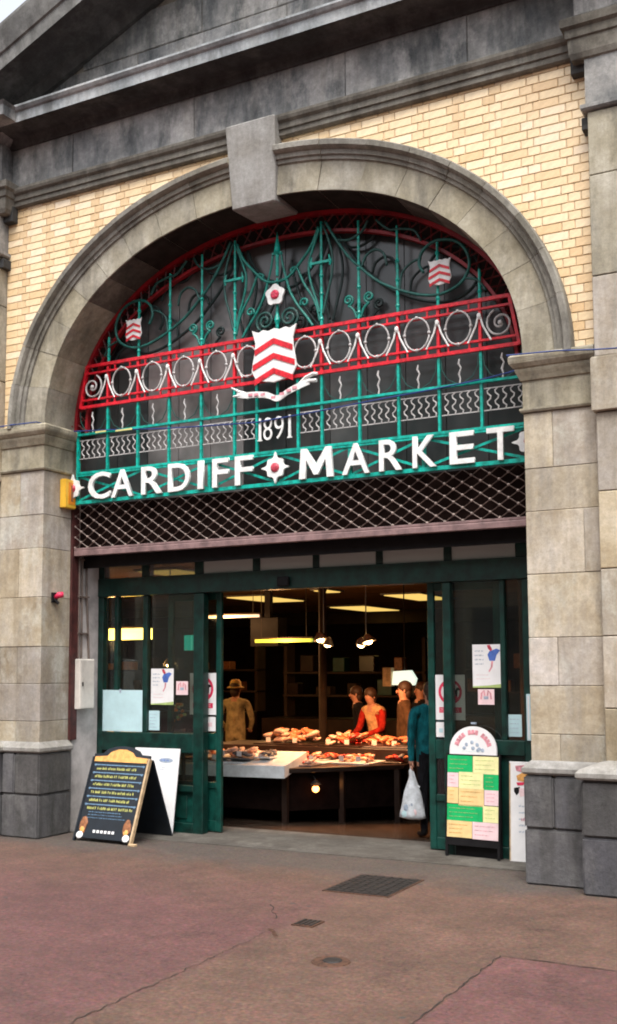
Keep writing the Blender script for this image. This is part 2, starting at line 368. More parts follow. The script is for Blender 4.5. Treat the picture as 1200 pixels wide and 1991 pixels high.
# ------------------------------------------------------------------ ground
g = MB(); g.slab([(-40,-40),(40,-40),(40,.30),(-40,.30)], -.3, 0); obj('pavement', g, M['pave'], kind='structure')
g = MB(); g.slab([(-2.38,.02),(2.36,.02),(2.36,1.0),(-2.38,1.0)], -.2, .006); obj('doorstep', g, M['step'], kind='structure')
g = MB(); g.slab([(-16,1.0),(5,1.0),(5,24),(-16,24)], -.3, 0)
def ramp_floor(y): return -.045*max(0, min(y, 7)-1.0)
fl = MB(); ys = [1.0, 3, 5, 7, 24]
for a, b2 in zip(ys, ys[1:]): fl.add([(-16,a,ramp_floor(a)),(5,a,ramp_floor(a)),(5,b2,ramp_floor(b2)),(-16,b2,ramp_floor(b2))], [(0,1,2,3)])
obj('market_floor', fl, M['floorin'], kind='structure')
def crack(name, pts, wd, mat, z=.004):
    b = MB()
    for i in range(len(pts)-1):
        (x0,y0),(x1,y1) = pts[i], pts[i+1]; d = Vector((x1-x0,y1-y0)); nn = Vector((-d.y,d.x)).normalized()*wd*random.uniform(.4,1.2)
        b.add([(x0-nn.x,y0-nn.y,z),(x0+nn.x,y0+nn.y,z),(x1+nn.x,y1+nn.y,z),(x1-nn.x,y1-nn.y,z)], [(0,3,2,1)])
    return obj(name, b, mat, kind='structure')
M['crack'] = paint('crack_dirt', (.045,.032,.025), .9, 0, .4, 30)
def wander(p, q, n, j):
    return [(p[0]+(q[0]-p[0])*i/n+random.uniform(-j,j), p[1]+(q[1]-p[1])*i/n+random.uniform(-j,j)) for i in range(n+1)]
crack('pavement_joint', wander((1.36,-2.45),(1.40,-4.6),60,.014), .0035, M['crack'])
crack('pavement_joint', wander((1.0,-1.9),(1.25,-2.25),9,.012), .0045, M['crack'])
crack('pavement_joint', wander((2.79,-2.45),(2.78,-4.4),50,.010), .005, M['crack'])
crack('pavement_joint', wander((2.80,-2.45),(4.6,-2.50),24,.01), .005, M['crack'])
crack('pavement_joint', wander((1.33,-2.50),(1.46,-2.62),5,.02), .012, M['rust'], .0045)

mh = thing('manhole_cover', 'large square dark manhole cover in the pavement before the doorway', 'manhole cover', (1.37,-1.0,0))
g = MB(); g.box(-.26,.26,-.34,.34,-.01,.006); sub('rim', g, M['rust'], mh)
g = MB()
for i in range(7):
    for j in range(9):
        x = -.232+i*.068; y = -.315+j*.0705
        g.box(x, x+.05, y, y+.055, .006, .012)
pl = MB(); pl.box(-.245,.245,-.325,.325,-.005,.008); sub('lid', pl, M['iron'], mh); sub('tread', g, M['iron'], mh, kind='stuff')
mh = thing('drain_cover', 'small dark square drain cover in front of the manhole', 'drain cover', (1.48,-2.26,0))
g = MB(); g.box(-.075,.075,-.085,.085,-.01,.007); sub('rim', g, M['rust'], mh)
for k in range(4):
    g = MB(); g.box(-.06+k*.033,-.06+k*.033+.02,-.07,.07,.007,.012); sub('grate_bar', g, M['iron'], mh)
mh = thing('stopcock_cover', 'little rusty water stopcock cover nearest the camera', 'stopcock cover', (2.0,-2.98,0))
g = MB(); g.lathe([(.11,.0),(.105,.006),(.06,.008),(.0,.008)], 0, 0, 18); sub('rim', g, M['rust'], mh)
g = MB(); g.lathe([(.055,.008),(.05,.014),(.0,.014)], .01, 0, 12); sub('lid', g, M['iron'], mh)

# ------------------------------------------------------------------ the building front
bld = thing('market_building', 'stone and cream brick market front with a great round arch', 'building')
SPR = 3.97; AI, BI, NI = 2.40, 1.80, 2.15; AO, BO, NO = 2.80, 2.22, 2.08
def arc(a, b2, n, th):
    c, s = math.cos(th), math.sin(th)
    return (a*math.copysign(abs(c)**(2/n), c), SPR+b2*max(0, s)**(2/n))
def inner(th): return arc(AI, BI, NI, th)
def outer(th): return arc(AO, BO, NO, th)
def z_on(a, b2, n, x):
    q = abs(x)/a
    return SPR+b2*(1-q**n)**(1/n) if q < 1 else SPR
# wall core behind everything (closes the building above the opening)
core = MB()
K = 48
for i in range(K):
    a0, a1 = math.pi*i/K, math.pi*(i+1)/K
    p0, p1 = inner(a0), inner(a1)
    # ceiling band from intrados up to 6.3 in vertical strips
    x0, x1 = p0[0], p1[0]
    if abs(x0-x1) < 1e-4: continue
    core.add([(x0,.02,p0[1]+.03),(x1,.02,p1[1]+.03),(x1,.02,6.4),(x0,.02,6.4),(x0,-.30,p0[1]+.10),(x1,-.30,p1[1]+.10),(x1,-.30,6.4),(x0,-.30,6.4)],
             [(0,1,2,3),(4,7,6,5),(0,4,5,1)])
obj('wall_core', core, M['darkred'], bld)
# mortar sheet + bricks
mo = MB(); XE = 2.97; n = 80
for i in range(n):
    x0 = -XE+2*XE*i/n; x1 = -XE+2*XE*(i+1)/n
    za = z_on(2.68,2.08,2.1,x0); zb = z_on(2.68,2.08,2.1,x1)
    mo.add([(x0,-.352,za),(x1,-.352,zb),(x1,-.352,6.32),(x0,-.352,6.32),(x0,-.30,za),(x1,-.30,zb),(x1,-.30,6.32),(x0,-.30,6.32)], [(0,1,2,3),(4,7,6,5)])
wall = obj('brick_wall', mo, M['mortar'], bld)
CH = .0730
def brick_mesh(L):
    b = MB(); h = (CH-.0068)/2; l = L/2; c = .003
    b.add([(-l,-.007+c,-h),(l,-.007+c,-h),(l,-.007+c,h),(-l,-.007+c,h),(-l+c,-.007,-h+c),(l-c,-.007,-h+c),(l-c,-.007,h-c),(-l+c,-.007,h-c),(-l,.02,-h),(l,.02,-h),(l,.02,h),(-l,.02,h)],
          [(4,5,6,7),(0,1,5,4),(1,2,6,5),(2,3,7,6),(3,0,4,7),(8,9,1,0),(9,10,2,1),(10,11,3,2),(11,8,0,3)])
    return b
bcache = {}
bricks = []
row = 0; z = 4.0
while z < 6.31:
    x = -XE-(.1555 if row % 2 else 0); k = row % 2
    while x < XE:
        L = .198 if k % 2 == 0 else .095
        a, b2 = max(x, -XE+.004), min(x+L, XE-.004)
        if b2-a > .03:
            zc = z+CH/2; near = min(abs(a), abs(b2)) if a*b2 > 0 else 0; far = max(abs(a), abs(b2))
            ztop = z+CH
            # outside the ring's outer line somewhere?
            inside = ztop < z_on(AO-.02, BO-.02, NO, far) and far < AO
            buried = (far/(AO-.03))**NO+(max(0,ztop-SPR)/(BO-.03))**NO < 1
            if not buried: bricks.append((a, b2, zc))
        x += L+.0075; k += 1
    z += CH; row += 1
camp = m.translation
bricks.sort(key=lambda t: (Vector(((t[0]+t[1])/2,-.36,t[2]))-camp).length*(1 if t[1]-t[0] > .15 else 1.25))
rest = MB()
for i, (a, b2, zc) in enumerate(bricks):
    L = round(b2-a, 3)
    if i < 296:
        if L not in bcache: bcache[L] = mesh_of(brick_mesh(L), 'brick', M['brick'])
        o = bpy.data.objects.new('brick', bcache[L]); C.objects.link(o); o.parent = wall
        o.location = ((a+b2)/2, -.352+random.uniform(-.0015,.0015), zc+random.uniform(-.0008,.0008))
    else:
        bm_ = brick_mesh(L); rest.add([(v[0]+(a+b2)/2, v[1]-.352+random.uniform(-.001,.001), v[2]+zc) for v in bm_.v], bm_.f)
if rest.v: obj('brick_rest', rest, M['brick'], wall, kind='stuff')

# arch ring: voussoirs with a moulded outer edge
archo = MB(); archo.box(-.2,.2,-.34,-.30,6.0,6.2)
ARCH = obj('arch', archo, M['archstone'], bld)
prof = [(-.0,.06),(-.0,-.385),(.004,-.40),(.63,-.40),(.64,-.42),(.72,-.425),(.725,-.445),(.82,-.45),(.835,-.475),(.87,-.50),(.97,-.505),(1.0,-.49),(1.0,-.30)]
def voussoir(t0, t1):
    b = MB(); S = 5; vs = []
    for i in range(S+1):
        th = t0+(t1-t0)*i/S; pi_, po = inner(th), outer(th)
        for q, y in prof: vs.append((pi_[0]+(po[0]-pi_[0])*q, y, pi_[1]+(po[1]-pi_[1])*q))
    n = len(prof)
    fs = [(i*n+k, i*n+k+1, (i+1)*n+k+1, (i+1)*n+k) for i in range(S) for k in range(n-1)]
    fs += [tuple(range(n-1,-1,-1)), tuple(range(S*n,(S+1)*n))]
    b.add(vs, fs)
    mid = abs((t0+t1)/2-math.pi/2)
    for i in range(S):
        b.mi[i*(n-1)] = 1 if mid < .56 else (3 if mid < .74 else (4 if mid < .95 else 0))  # intrados faces get darker in steps towards the crown
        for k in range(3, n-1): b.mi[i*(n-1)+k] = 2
    return b
rng = random.Random(3)
for sgn in (1, -1):
    ang = [0.0]; 
    for w_ in (.19,.17,.155,.165,.15,.155,.16,.165,.16): ang.append(ang[-1]+w_)
    lim = math.pi/2-.075; ang = [a*lim/ang[-1] for a in ang]
    for i in range(9):
        a0, a1 = ang[i]+.0009, ang[i+1]-.0009
        if sgn < 0: a0, a1 = math.pi-a1, math.pi-a0
        vb = voussoir(a0, a1)
        j = rng.uniform(-.004, .004); vb.v = [(x, y+j, zz) for x, y, zz in vb.v]
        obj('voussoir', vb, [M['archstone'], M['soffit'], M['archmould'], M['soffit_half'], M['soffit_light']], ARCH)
jt = MB()
for i in range(60):    # recessed joint filling
    t0, t1 = math.pi*i/60, math.pi*(i+1)/60
    p, q, p2, q2 = inner(t0), outer(t0), inner(t1), outer(t1)
    f = lambda a, b2, t: (a[0]+(b2[0]-a[0])*t, a[1]+(b2[1]-a[1])*t)
    A, B, A2, B2 = f(p,q,.01), f(p,q,.97), f(p2,q2,.01), f(p2,q2,.97)
    jt.add([(A[0],-.388,A[1]),(B[0],-.388,B[1]),(B2[0],-.388,B2[1]),(A2[0],-.388,A2[1]),(A[0],.05,A[1]),(A2[0],.05,A2[1])], [(0,1,2,3),(0,3,5,4)])
jt.mi = [(1 if 18 < i//2 < 41 else 0) if i % 2 else 0 for i in range(len(jt.f))]; obj('joint_mortar', jt, [M['archstone'], M['soffit']], ARCH)
ks = MB(); yb = -.36
ks.add([(-.222,-.435,5.70),(.222,-.435,5.70),(.222,.0,5.74),(-.222,.0,5.74),(-.256,-.505,6.46),(.256,-.505,6.46),(.256,.0,6.47),(-.256,.0,6.47)],
       [(0,3,2,1),(4,5,6,7),(0,1,5,4),(1,2,6,5),(2,3,7,6),(3,0,4,7)])
M['keystone'] = stone('keystone_stone', [(.22,.205,.18),(.30,.29,.275),(.36,.355,.345)], (.17,.165,.16), .5, .3, .05)
obj('keystone', ks, M['keystone'], bld, bevel=.012)

# piers
def pier(s):
    p = obj('pier', MB().box(min(s*2.412,s*2.97), max(s*2.412,s*2.97), -.390, .40, 0, 3.97), M['ashlar'], bld)
    lv = [.90,1.10,1.46,1.82,2.30,2.78,3.11,3.545]
    for i in range(len(lv)-1):
        z0, z1 = lv[i]+.0016, lv[i+1]-.0016
        xa, xb = 2.40, 2.965
        cuts = [xa, xb] if (i % 2) else [xa, 2.70 if s < 0 else 2.62, xb]
        if i == 4 and s > 0: cuts = [xa, 2.84, xb]
        for a, b2 in zip(cuts, cuts[1:]):
            a_, b_ = a+(.0015 if a > xa else 0), b2-(.0015 if b2 < xb else 0)
            x0, x1 = sorted((s*a_, s*b_)); jy = rng.uniform(-.003,.003)
            blk = MB().box(x0, x1, -.40+jy, .03 if a == xa else -.2, z0, z1)
            obj('stone_block', blk, M['ashlar'], p, bevel=.004)
    # impost: fillet, plain band, mouldings
    x0, x1 = sorted((s*2.40, s*2.965)); side = 'L' if s > 0 else 'R'
    b = MB(); b.rings(x0, x1, -.40, .03, [(.0,3.548),(.018,3.55),(.026,3.565),(.026,3.58),(.004,3.585),(.004,3.795),(.018,3.80),(.03,3.83),(.045,3.86),(.05,3.875),(.05,3.89),(.062,3.895),(.085,3.925),(.09,3.945),(.09,3.975),(.075,3.992),(.02,4.0)], side)
    obj('impost', b, M['archstone'] if s > 0 else M['archstone'], p)
    # plinth cap and plinth blocks
    b = MB(); b.rings(x0, x1, -.40, .02, [(.03,.80),(.05,.805),(.062,.82),(.062,.85),(.045,.865),(.02,.89),(.0,.905)], side)
    obj('plinth_cap', b, M['capstone'], p)
    xi = 2.35
    for (z0, z1, cuts) in ((.0,.405,[xi,2.82]), (.41,.795,[xi,2.575,2.82] if s > 0 else [xi,2.66,2.82])):
        for a, b2 in zip(cuts, cuts[1:]):
            xx0, xx1 = sorted((s*(a+(.003 if a > xi else 0)), s*(b2-.003)))
            obj('plinth_block', MB().box(xx0, xx1, -.455+rng.uniform(-.004,.004), .02, z0, z1), M['plinth'], p, bevel=.014, seg=2)
    return p
for s in (1, -1): pier(s)
# outer pilasters
def pilaster(s):
    p = obj('outer_pilaster', MB().box(*sorted((s*2.985, s*3.99)), -.485, .3, 0, 6.2), M['moulding'], bld)
    lv = [.90,1.3,1.82,2.31,2.88,3.47]
    for z0, z1 in list(zip(lv, lv[1:]))+[(3.885,4.5),(4.5,5.28),(5.28,5.78)]:
        cuts = [2.972, 3.55, 4.0] if int(z0*7) % 2 else [2.972, 4.0]
        for a, b2 in zip(cuts, cuts[1:]):
            x0, x1 = sorted((s*(a+.003 if a > 3 else a), s*(b2-.003)))
            obj('stone_block', MB().box(x0, x1, -.50+rng.uniform(-.003,.003), -.25, z0+.003, z1-.003), M['ashlar'] if z1 < 5 else M['archstone'], p, bevel=.006)
    x0, x1 = sorted((s*2.96, s*4.0)); side = 'LR'
    b = MB(); b.rings(x0, x1, -.52, -.2, [(.0,3.473),(.012,3.48),(.012,3.87),(.0,3.883)], side); obj('pilaster_band', b, M['ashlar'], p)
    b = MB(); b.rings(x0, x1, -.50, -.2, [(.0,5.782),(.02,5.785),(.035,5.80),(.035,5.83),(.0,5.84),(.0,6.20)], side); obj('pilaster_cap', b, M['sooty'], p)
    x0, x1 = sorted((s*2.88, s*4.1))
    b = MB(); b.rings(x0, x1, -.50, -.2, [(.0,6.20),(.015,6.21),(.03,6.25),(.035,6.36),(.05,6.37),(.055,6.43),(.08,6.45),(.085,6.51),(.06,6.53)], side); obj('architrave_return', b, M['moulding'], p)
    b = MB(); b.box(*sorted((s*2.90, s*4.05)), -.55, -.2, 6.53, 6.93); obj('frieze_return', b, M['sooty'], p, bevel=.01)
    b = MB(); x0, x1 = sorted((s*2.90, s*4.05)); b.rings(x0, x1, -.55, -.2, [(.0,6.93),(.05,6.97),(.08,6.995),(.33,7.0),(.335,7.10),(.36,7.13)], side); obj('cornice_return', b, M['sooty'], p)
    b = MB(); b.box(*sorted((s*2.84, s*2.972)), -.44, -.34, 6.14, 6.30); obj('bracket', b, M['soffit2'], p, bevel=.006)
    b = MB(); b.box(*sorted((s*2.92, s*2.975)), -.47, -.34, 5.66, 5.76); obj('bracket', b, M['soffit2'], p, bevel=.006)
    # plinth
    for z0, z1 in ((0,.40),(.405,.795)):
        x0, x1 = sorted((s*2.825, s*3.5)); obj('plinth_block', MB().box(x0, x1, -.665, -.2, z0, z1), M['plinth'], p, bevel=.015, seg=2)
        x0, x1 = sorted((s*3.506, s*4.1)); obj('plinth_block', MB().box(x0, x1, -.665, -.2, z0, z1), M['plinth'], p, bevel=.015, seg=2)
    x0, x1 = sorted((s*2.85, s*4.08)); b = MB(); b.rings(x0, x1, -.64, -.2, [(.02,.80),(.045,.805),(.055,.82),(.055,.85),(.03,.875),(-.06,.91),(-.14,.93)], side); obj('plinth_cap', b, M['capstone'], p)
    return p
for s in (1, -1): pilaster(s)
# entablature between the pilasters
XM = 2.90
b = MB(); b.rings(-XM, XM, -.36, -.1, [(.0,6.285),(.03,6.288),(.045,6.30),(.045,6.345),(.06,6.35),(.06,6.40),(.085,6.42),(.095,6.445),(.095,6.47),(.04,6.475)], '')
obj('architrave', b, M['moulding'], bld)
fr = obj('frieze', MB().box(-XM, XM, -.385, -.1, 6.47, 6.95), M['moulding'], bld)
for a, b2 in zip([-2.89,-2.1,-.66,.9,2.0], [-2.1,-.66,.9,2.0,2.89]):
    obj('stone_block', MB().box(a+.003, b2-.003, -.40+rng.uniform(-.003,.003), -.2, 6.475, 6.90), M['sooty'], fr, bevel=.006)
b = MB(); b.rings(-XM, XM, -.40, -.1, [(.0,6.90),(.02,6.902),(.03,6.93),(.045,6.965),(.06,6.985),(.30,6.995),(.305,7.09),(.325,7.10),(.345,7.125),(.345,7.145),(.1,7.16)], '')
b.mi = [(1 if i//4 in (0,1,2,3,4) else 0) for i in range(len(b.f))]; obj('cornice', b, [M['corona'], M['soffit2']], bld)  # bed mould and underside coloured black for the shade below the corona
ty = MB(); ty.prism([(-4.05,7.12),(4.05,7.12),(4.05,7.2),(0,8.8),(-4.05,7.2)], -.34, .2); tym = obj('tympanum', ty, M['moulding'], bld)
for k, (za, zb) in enumerate([(7.15,7.55),(7.556,7.95),(7.956,8.4)]):   # ashlar courses of the gable
    hw = 4.0-(zb-7.15)/.405
    cuts = [-hw+.0, -hw*.45+(.3 if k % 2 else 0), hw*.1, hw*.55, hw]
    for a, b2 in zip(cuts, cuts[1:]):
        if b2-a > .1: obj('stone_block', MB().box(a+.003, b2-.003, -.35+rng.uniform(-.004,.004), -.2, za, zb), M['sooty'], tym, bevel=.006)
SL = .405
def rake(s):
    pr = [(-.34,-.50),(-.40,-.50),(-.44,-.44),(-.46,-.40),(-.86,-.385),(-.87,-.25),(-.89,-.24),(-.93,-.10),(-.95,-.03),(-.95,.0),(-.3,.04)]
    b = MB(); vs = []; zc0 = 7.87+.405*2.61
    for x in (-4.7, 0.0):
        zt = zc0+SL*x
        for y, dz in pr: vs.append((s*-x if s > 0 else x, y, zt+dz))
    n = len(pr)
    fs = [(k, (k+1)%n, n+(k+1)%n, n+k) for k in range(n)]+[tuple(range(n)), tuple(range(2*n-1,n-1,-1))]
    b.add(vs, fs); b.mi = [1 if 0 <= k < 4 else 0 for k in range(len(fs))]  # underside faces carry the shade under the rake as near-black colour
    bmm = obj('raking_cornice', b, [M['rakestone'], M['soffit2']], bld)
for s in (-1, 1): rake(s)
# flanking street fronts so that the gable does not stand alone
for s in (1, -1):
    nb = thing('neighbour_building', 'plain stone front continuing to the %s of the market' % ('right' if s > 0 else 'left'), 'building')
    obj('wall', MB().box(*sorted((s*4.11, s*12)), -.30, .3, 0, 5.9), M['ashlar'], nb)
    obj('plinth', MB().box(*sorted((s*4.12, s*12)), -.42, -.31, 0, .82), M['plinth'], nb, bevel=.01)
    b = MB(); b.rings(*sorted((s*4.11, s*12)), -.30, .3, [(.0,5.9),(.1,5.95),(.2,6.1),(.0,6.12)], ''); obj('cornice', b, M['moulding'], nb)
    for k in range(3):
        xa = s*(5.6+k*2.4); wn = obj('window', MB().box(xa-.5, xa+.5, -.36, -.302, 1.2, 3.4), M['green'], nb, bevel=.01)
        obj('pane', MB().box(xa-.42, xa+.42, -.372, -.361, 1.3, 3.3), M['pane'], wn)
ob = thing('street_building', 'terrace across the street behind the camera', 'building')
obj('wall', MB().box(-26, 30, -21, -20, 0, 12), M['ashlar'], ob)
for k in range(12):
    for j in range(3):
        x = -23+k*4.4; obj('window', MB().box(x, x+1.3, -19.995, -19.9, 1.1+j*3.6, 3.3+j*3.6), M['pane'], ob)

# ------------------------------------------------------------------ iron screen in the arch
BS = .3699; BC = 1.233*BS
barx = [s*(BC+k*BS) for s in (-1,1) for k in range(5)]
EX = BC+5*BS
scr = thing('arch_screen', 'teal and red wrought iron screen filling the arch', 'iron screen')
def hbar(b, z, x0, x1, t=.022, y0=-.012, y1=.012): b.box(x0, x1, y0, y1, z-t/2, z+t/2); return b
PZ0, PZ1 = 3.24, 5.80
# grey panes behind
edges = sorted([-EX-.1]+barx+[0.0, EX+.1])
for a, b2 in zip(edges, edges[1:]):
    zt = max(z_on(AI+.1, BI+.1, NI, a), z_on(AI+.1, BI+.1, NI, b2), 4.6)
    obj('glass_pane', MB().box(a+.004, b2-.004, .16, .172, PZ0, min(zt, 5.9)), M['palepane' if -1.75 < (a+b2)/2 < -.55 else 'pane'], scr)
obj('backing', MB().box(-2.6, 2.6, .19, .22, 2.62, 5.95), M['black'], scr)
# vertical bars
for x in barx:
    zt = z_on(2.26, 1.66, NI, x)+.02
    b = MB(); b.box(x-.011, x+.011, -.014, .014, 3.55, 4.66); b.tube([(x,0,4.65),(x,0,4.9),(x,0,zt)], [.014,.013,.011], 8)
    for zz in (4.72, 4.95, 5.12):
        if zz < zt: b.lathe([(.012,zz-.02),(.021,zz),(.012,zz+.02)], x, 0, 8)
    obj('bar', b, M['teal'], scr)
    b = MB(); b.box(x-.012, x+.012, -.018, .018, 4.215, 4.65); obj('red_bar', b, M['red'], scr)
for s in (-1,1):
    b = MB(); b.box(s*EX-.013, s*EX+.013, -.016, .016, 3.24, 4.0); obj('bar', b, M['teal'], scr)
    b = MB(); b.box(s*.215-.011, s*.215+.011, -.014, .014, 3.55, 4.215); obj('bar', b, M['teal'], scr)
b = MB(); b.tube([(0,0,3.95),(0,0,4.2)], .013, 8); b.tube([(0,0,4.6),(0,0,4.74),(0,0,4.78),(0,0,4.84),(0,0,5.18)], [.012,.016,.03,.014,.01], 8)
b.tube([(0,0,5.2),(0,0,5.40),(0,0,5.42),(0,0,5.44),(0,0,5.62)], [.014,.016,.038,.030,.002], 10)
b.box(-.05,.05,-.012,.012,5.405,5.425)
obj('spear_finial', b, M['teal'], scr)
for s in (-1,1):
    b = MB(); b.box(s*BC-.10, s*BC+.10, -.028, -.010, 5.228, 5.25)
    for q in (-1,1): b.tube([(s*BC+q*.095,-.02,5.20),(s*BC+q*.10,-.02,5.24),(s*BC+q*.085,-.02,5.30)], [.008,.014,.004], 6)
    obj('crossbar', b, M['teal'], scr)
# rails
for z, t_ in ((3.95,.022),(3.555,.03)): obj('rail', hbar(MB(), z, -EX, EX, t_, -.022, .010), M['teal'], scr)
XT, XB_ = 2.19, 2.27
for z, xx, t_ in ((4.64,XT,.03),(4.565,XT+.02,.018),(4.295,XB_-.01,.018),(4.225,XB_,.03)):
    obj('red_rail', hbar(MB(), z, -xx, xx, t_, -.03, -.006), M['red'], scr)
for s in (-1,1):
    b = MB(); b.add([(s*XT-.014,-.032,4.65),(s*XT+.014,-.032,4.65),(s*XB_+.014,-.032,4.215),(s*XB_-.014,-.032,4.215),(s*XT-.014,0,4.65),(s*XT+.014,0,4.65),(s*XB_+.014,0,4.215),(s*XB_-.014,0,4.215)],
          [(0,3,2,1),(4,5,6,7),(0,4,7,3),(1,2,6,5)]); obj('red_end_bar', b, M['red'], scr)
mids = [s*(BC+(k+.5)*BS) for s in (-1,1) for k in range(4)]+[.30, -.30]
for x in mids:
    for q in ((-.092, .092) if abs(x) > .35 else ((.092,) if x > 0 else (-.092,))):
        obj('red_strut', MB().box(x+q-.007, x+q+.007, -.024, -.010, 4.225, 4.305), M['red'], scr); obj('red_strut', MB().box(x+q-.007, x+q+.007, -.024, -.010, 4.55, 4.64), M['red'], scr)
    b = MB(); rx, rz = (.112,.142)
    pts = [(x+rx*math.cos(t), -.03, 4.43+rz*math.sin(t)) for t in [2*math.pi*i/24 for i in range(25)]]
    b.tube(pts, .0085, 6)
    for i in (0,6,12,18): b.ball((pts[i][0],-.034,pts[i][2]), .016)
    obj('white_oval', b, M['offwhite'], scr, smooth=True)
def spiral(cx, cz, r0, r1, a0, turns, y=-.02, n=22, sg=1):
    return [(cx+sg*(r0+(r1-r0)*i/n)*math.cos(a0+turns*2*math.pi*i/n), y, cz+(r0+(r1-r0)*i/n)*math.sin(a0+turns*2*math.pi*i/n)) for i in range(n+1)]
for s in (-1,1):
    b = MB(); b.tube(spiral(s*2.115, 4.42, .125, .02, 2.0, 1.6, -.028, 30, s), .009, 6); b.ball((s*2.115,-.03,4.42), .022); obj('end_scroll', b, M['offwhite'], scr)
for x in barx:
    b = MB()
    for q in (-1,1): b.tube([(x+q*.008,-.03,4.50),(x+q*.03,-.03,4.42),(x+q*.07,-.03,4.34),(x+q*.10,-.03,4.285)], .0085, 6)
    b.ball((x,-.034,4.50), .02, sz=1.5); obj('white_chevron', b, M['white'], scr)
# scallops and squiggles under the red band
for x in [s*(BC+(k+.5)*BS) for s in (-1,1) for k in range(5)]:
    b = MB()
    for q in (-1,1): b.tube([(x+q*.165,-.005,4.19),(x+q*.155,-.005,4.09),(x+q*.11,-.005,4.01),(x+q*.03,-.005,3.965)], .0045, 5)
    obj('scallop', b, M['tealdark'], scr)
    b = MB(); b.tube([(x+.0,-.01,4.17),(x-.008,-.01,4.13),(x+.012,-.01,4.09),(x-.006,-.01,4.04),(x+.006,-.01,4.0),(x,-.01,3.965)], [.006,.010,.006,.010,.006,.008], 6)
    obj('white_squiggle', b, M['offwhite'], scr)
# zigzag band
zx = sorted([-EX]+barx+[-.215,.215,EX])
for a, b2 in zip(zx, zx[1:]):
    if a < 0 < b2: continue
    b = MB(); a += .02; b2 -= .02
    b.box(a, b2, -.006, .002, 3.702, 3.710); b.box(a, b2, -.006, .002, 3.888, 3.895)
    n = max(2, round((b2-a)/.066)); st = (b2-a)/n
    for i in range(n):
        x = a+st*(i+.5)
        pts = [(x+.019*math.sin(j/8*4*math.pi+.6)+.012, -.008, 3.71+.18*j/8) for j in range(9)]
        b.tube(pts, .0062, 5)
    obj('zigzag_panel', b, M['offwhite'], scr)
# scrollwork of the fan
def scroll(pts, r=.011, mat='tealdark', name='scroll', y=-.004):
    r *= 1.15
    bk = MB(); bk.tube([(x+.05, .10, z-.035) for x, z in pts], r*1.1, 5); obj('scroll_shadow', bk, M['scrollshade'], scr, smooth=True)  # dark offset copy added as the scroll's shadow shape in the glass
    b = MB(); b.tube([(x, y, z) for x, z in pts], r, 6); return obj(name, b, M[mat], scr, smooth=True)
def cr(ps, n=7):   # Catmull-Rom through points
    P = [ps[0]]+list(ps)+[ps[-1]]; out = []
    for i in range(1, len(P)-2):
        for j in range(n):
            t = j/n; a, b2, c, d = P[i-1], P[i], P[i+1], P[i+2]
            out.append(tuple(.5*((2*b2[k])+(-a[k]+c[k])*t+(2*a[k]-5*b2[k]+4*c[k]-d[k])*t*t+(-a[k]+3*b2[k]-3*c[k]+d[k])*t**3) for k in (0,1)))
    return out+[ps[-1]]
for s in (-1,1):
    X = lambda ps: [(s*x, z) for x, z in ps]
    mt = 'tealmid'
    if mt not in M: M[mt] = paint('mid_teal_paint', (.004,.22,.175), .45, 0, .3, 12)
    scroll(X(cr([(.43,5.58),(.36,5.42),(.24,5.28),(.12,5.17),(.0,5.14)])), .012, mt)
    scroll(X(cr([(.17,5.19),(.145,5.23),(.19,5.25),(.22,5.22)])), .010, mt)
    scroll(X(cr([(.045,5.40),(.06,5.30),(.085,5.20),(.10,5.15)])), .009, mt)
    scroll(X(cr([(.10,5.15),(.14,5.02),(.22,4.88),(.31,4.76),(.37,4.67)])), .011, mt)
    scroll(X(cr([(.22,5.22),(.28,5.08),(.36,4.95),(.41,4.84),(.44,4.70)])), .010, mt)
    scroll(X(cr([(.47,5.60),(.53,5.45),(.57,5.27),(.56,5.10),(.51,4.92),(.47,4.76)])), .010, 'tealdark')
    scroll(X(cr([(.44,5.56),(.37,5.38),(.33,5.24),(.35,5.08),(.40,4.92),(.44,4.78)])), .010, mt)
    scroll([(s*x, z) for x, _, z in spiral(.125, 4.79, .10, .018, -1.2, 1.9)], .012, 'tealdark')
    scroll([(s*x, z) for x, _, z in spiral(.285, 4.90, .045, .012, -2.6, -1.2)], .010, mt)
    for q in (-1, 1):
        x0 = BC+BS+q*.10
        scroll([(s*x, z) for x, _, z in spiral(x0, 4.845, .05, .010, -1.57, -q*1.6)], .010, mt)
        scroll(X(cr([(x0-q*.0,4.795),(x0-q*.05,4.75),(BC+BS+q*.02,4.67)])), .010, mt)
    scroll(X(cr([(.50,5.62),(.60,5.44),(.72,5.26),(.85,5.12),(1.03,4.96),(1.25,4.84),(1.45,4.77),(1.62,4.76),(1.78,4.83),(1.85,4.96),(1.82,5.10),(1.72,5.20),(1.56,5.23),(1.44,5.17),(1.40,5.06),(1.44,4.97)])), .012, 'tealdim')
    scroll(X(cr([(.86,5.13),(.90,5.22),(.99,5.26),(1.07,5.21),(1.10,5.10)])), .010, 'tealdark')
    scroll(X(cr([(.62,5.42),(.74,5.40),(.86,5.45),(.92,5.54)])), .010, 'tealdark')
    scroll(X(cr([(1.0,5.53),(1.12,5.42),(1.24,5.40),(1.36,5.36),(1.42,5.26)])), .010, 'tealdark')
    scroll(X(cr([(1.22,4.86),(1.24,5.0),(1.33,5.08),(1.42,5.10)])), .009, 'tealdark')
    scroll(X(cr([(1.80,4.86),(1.92,4.82),(1.99,4.72)])), .009, 'tealdark')
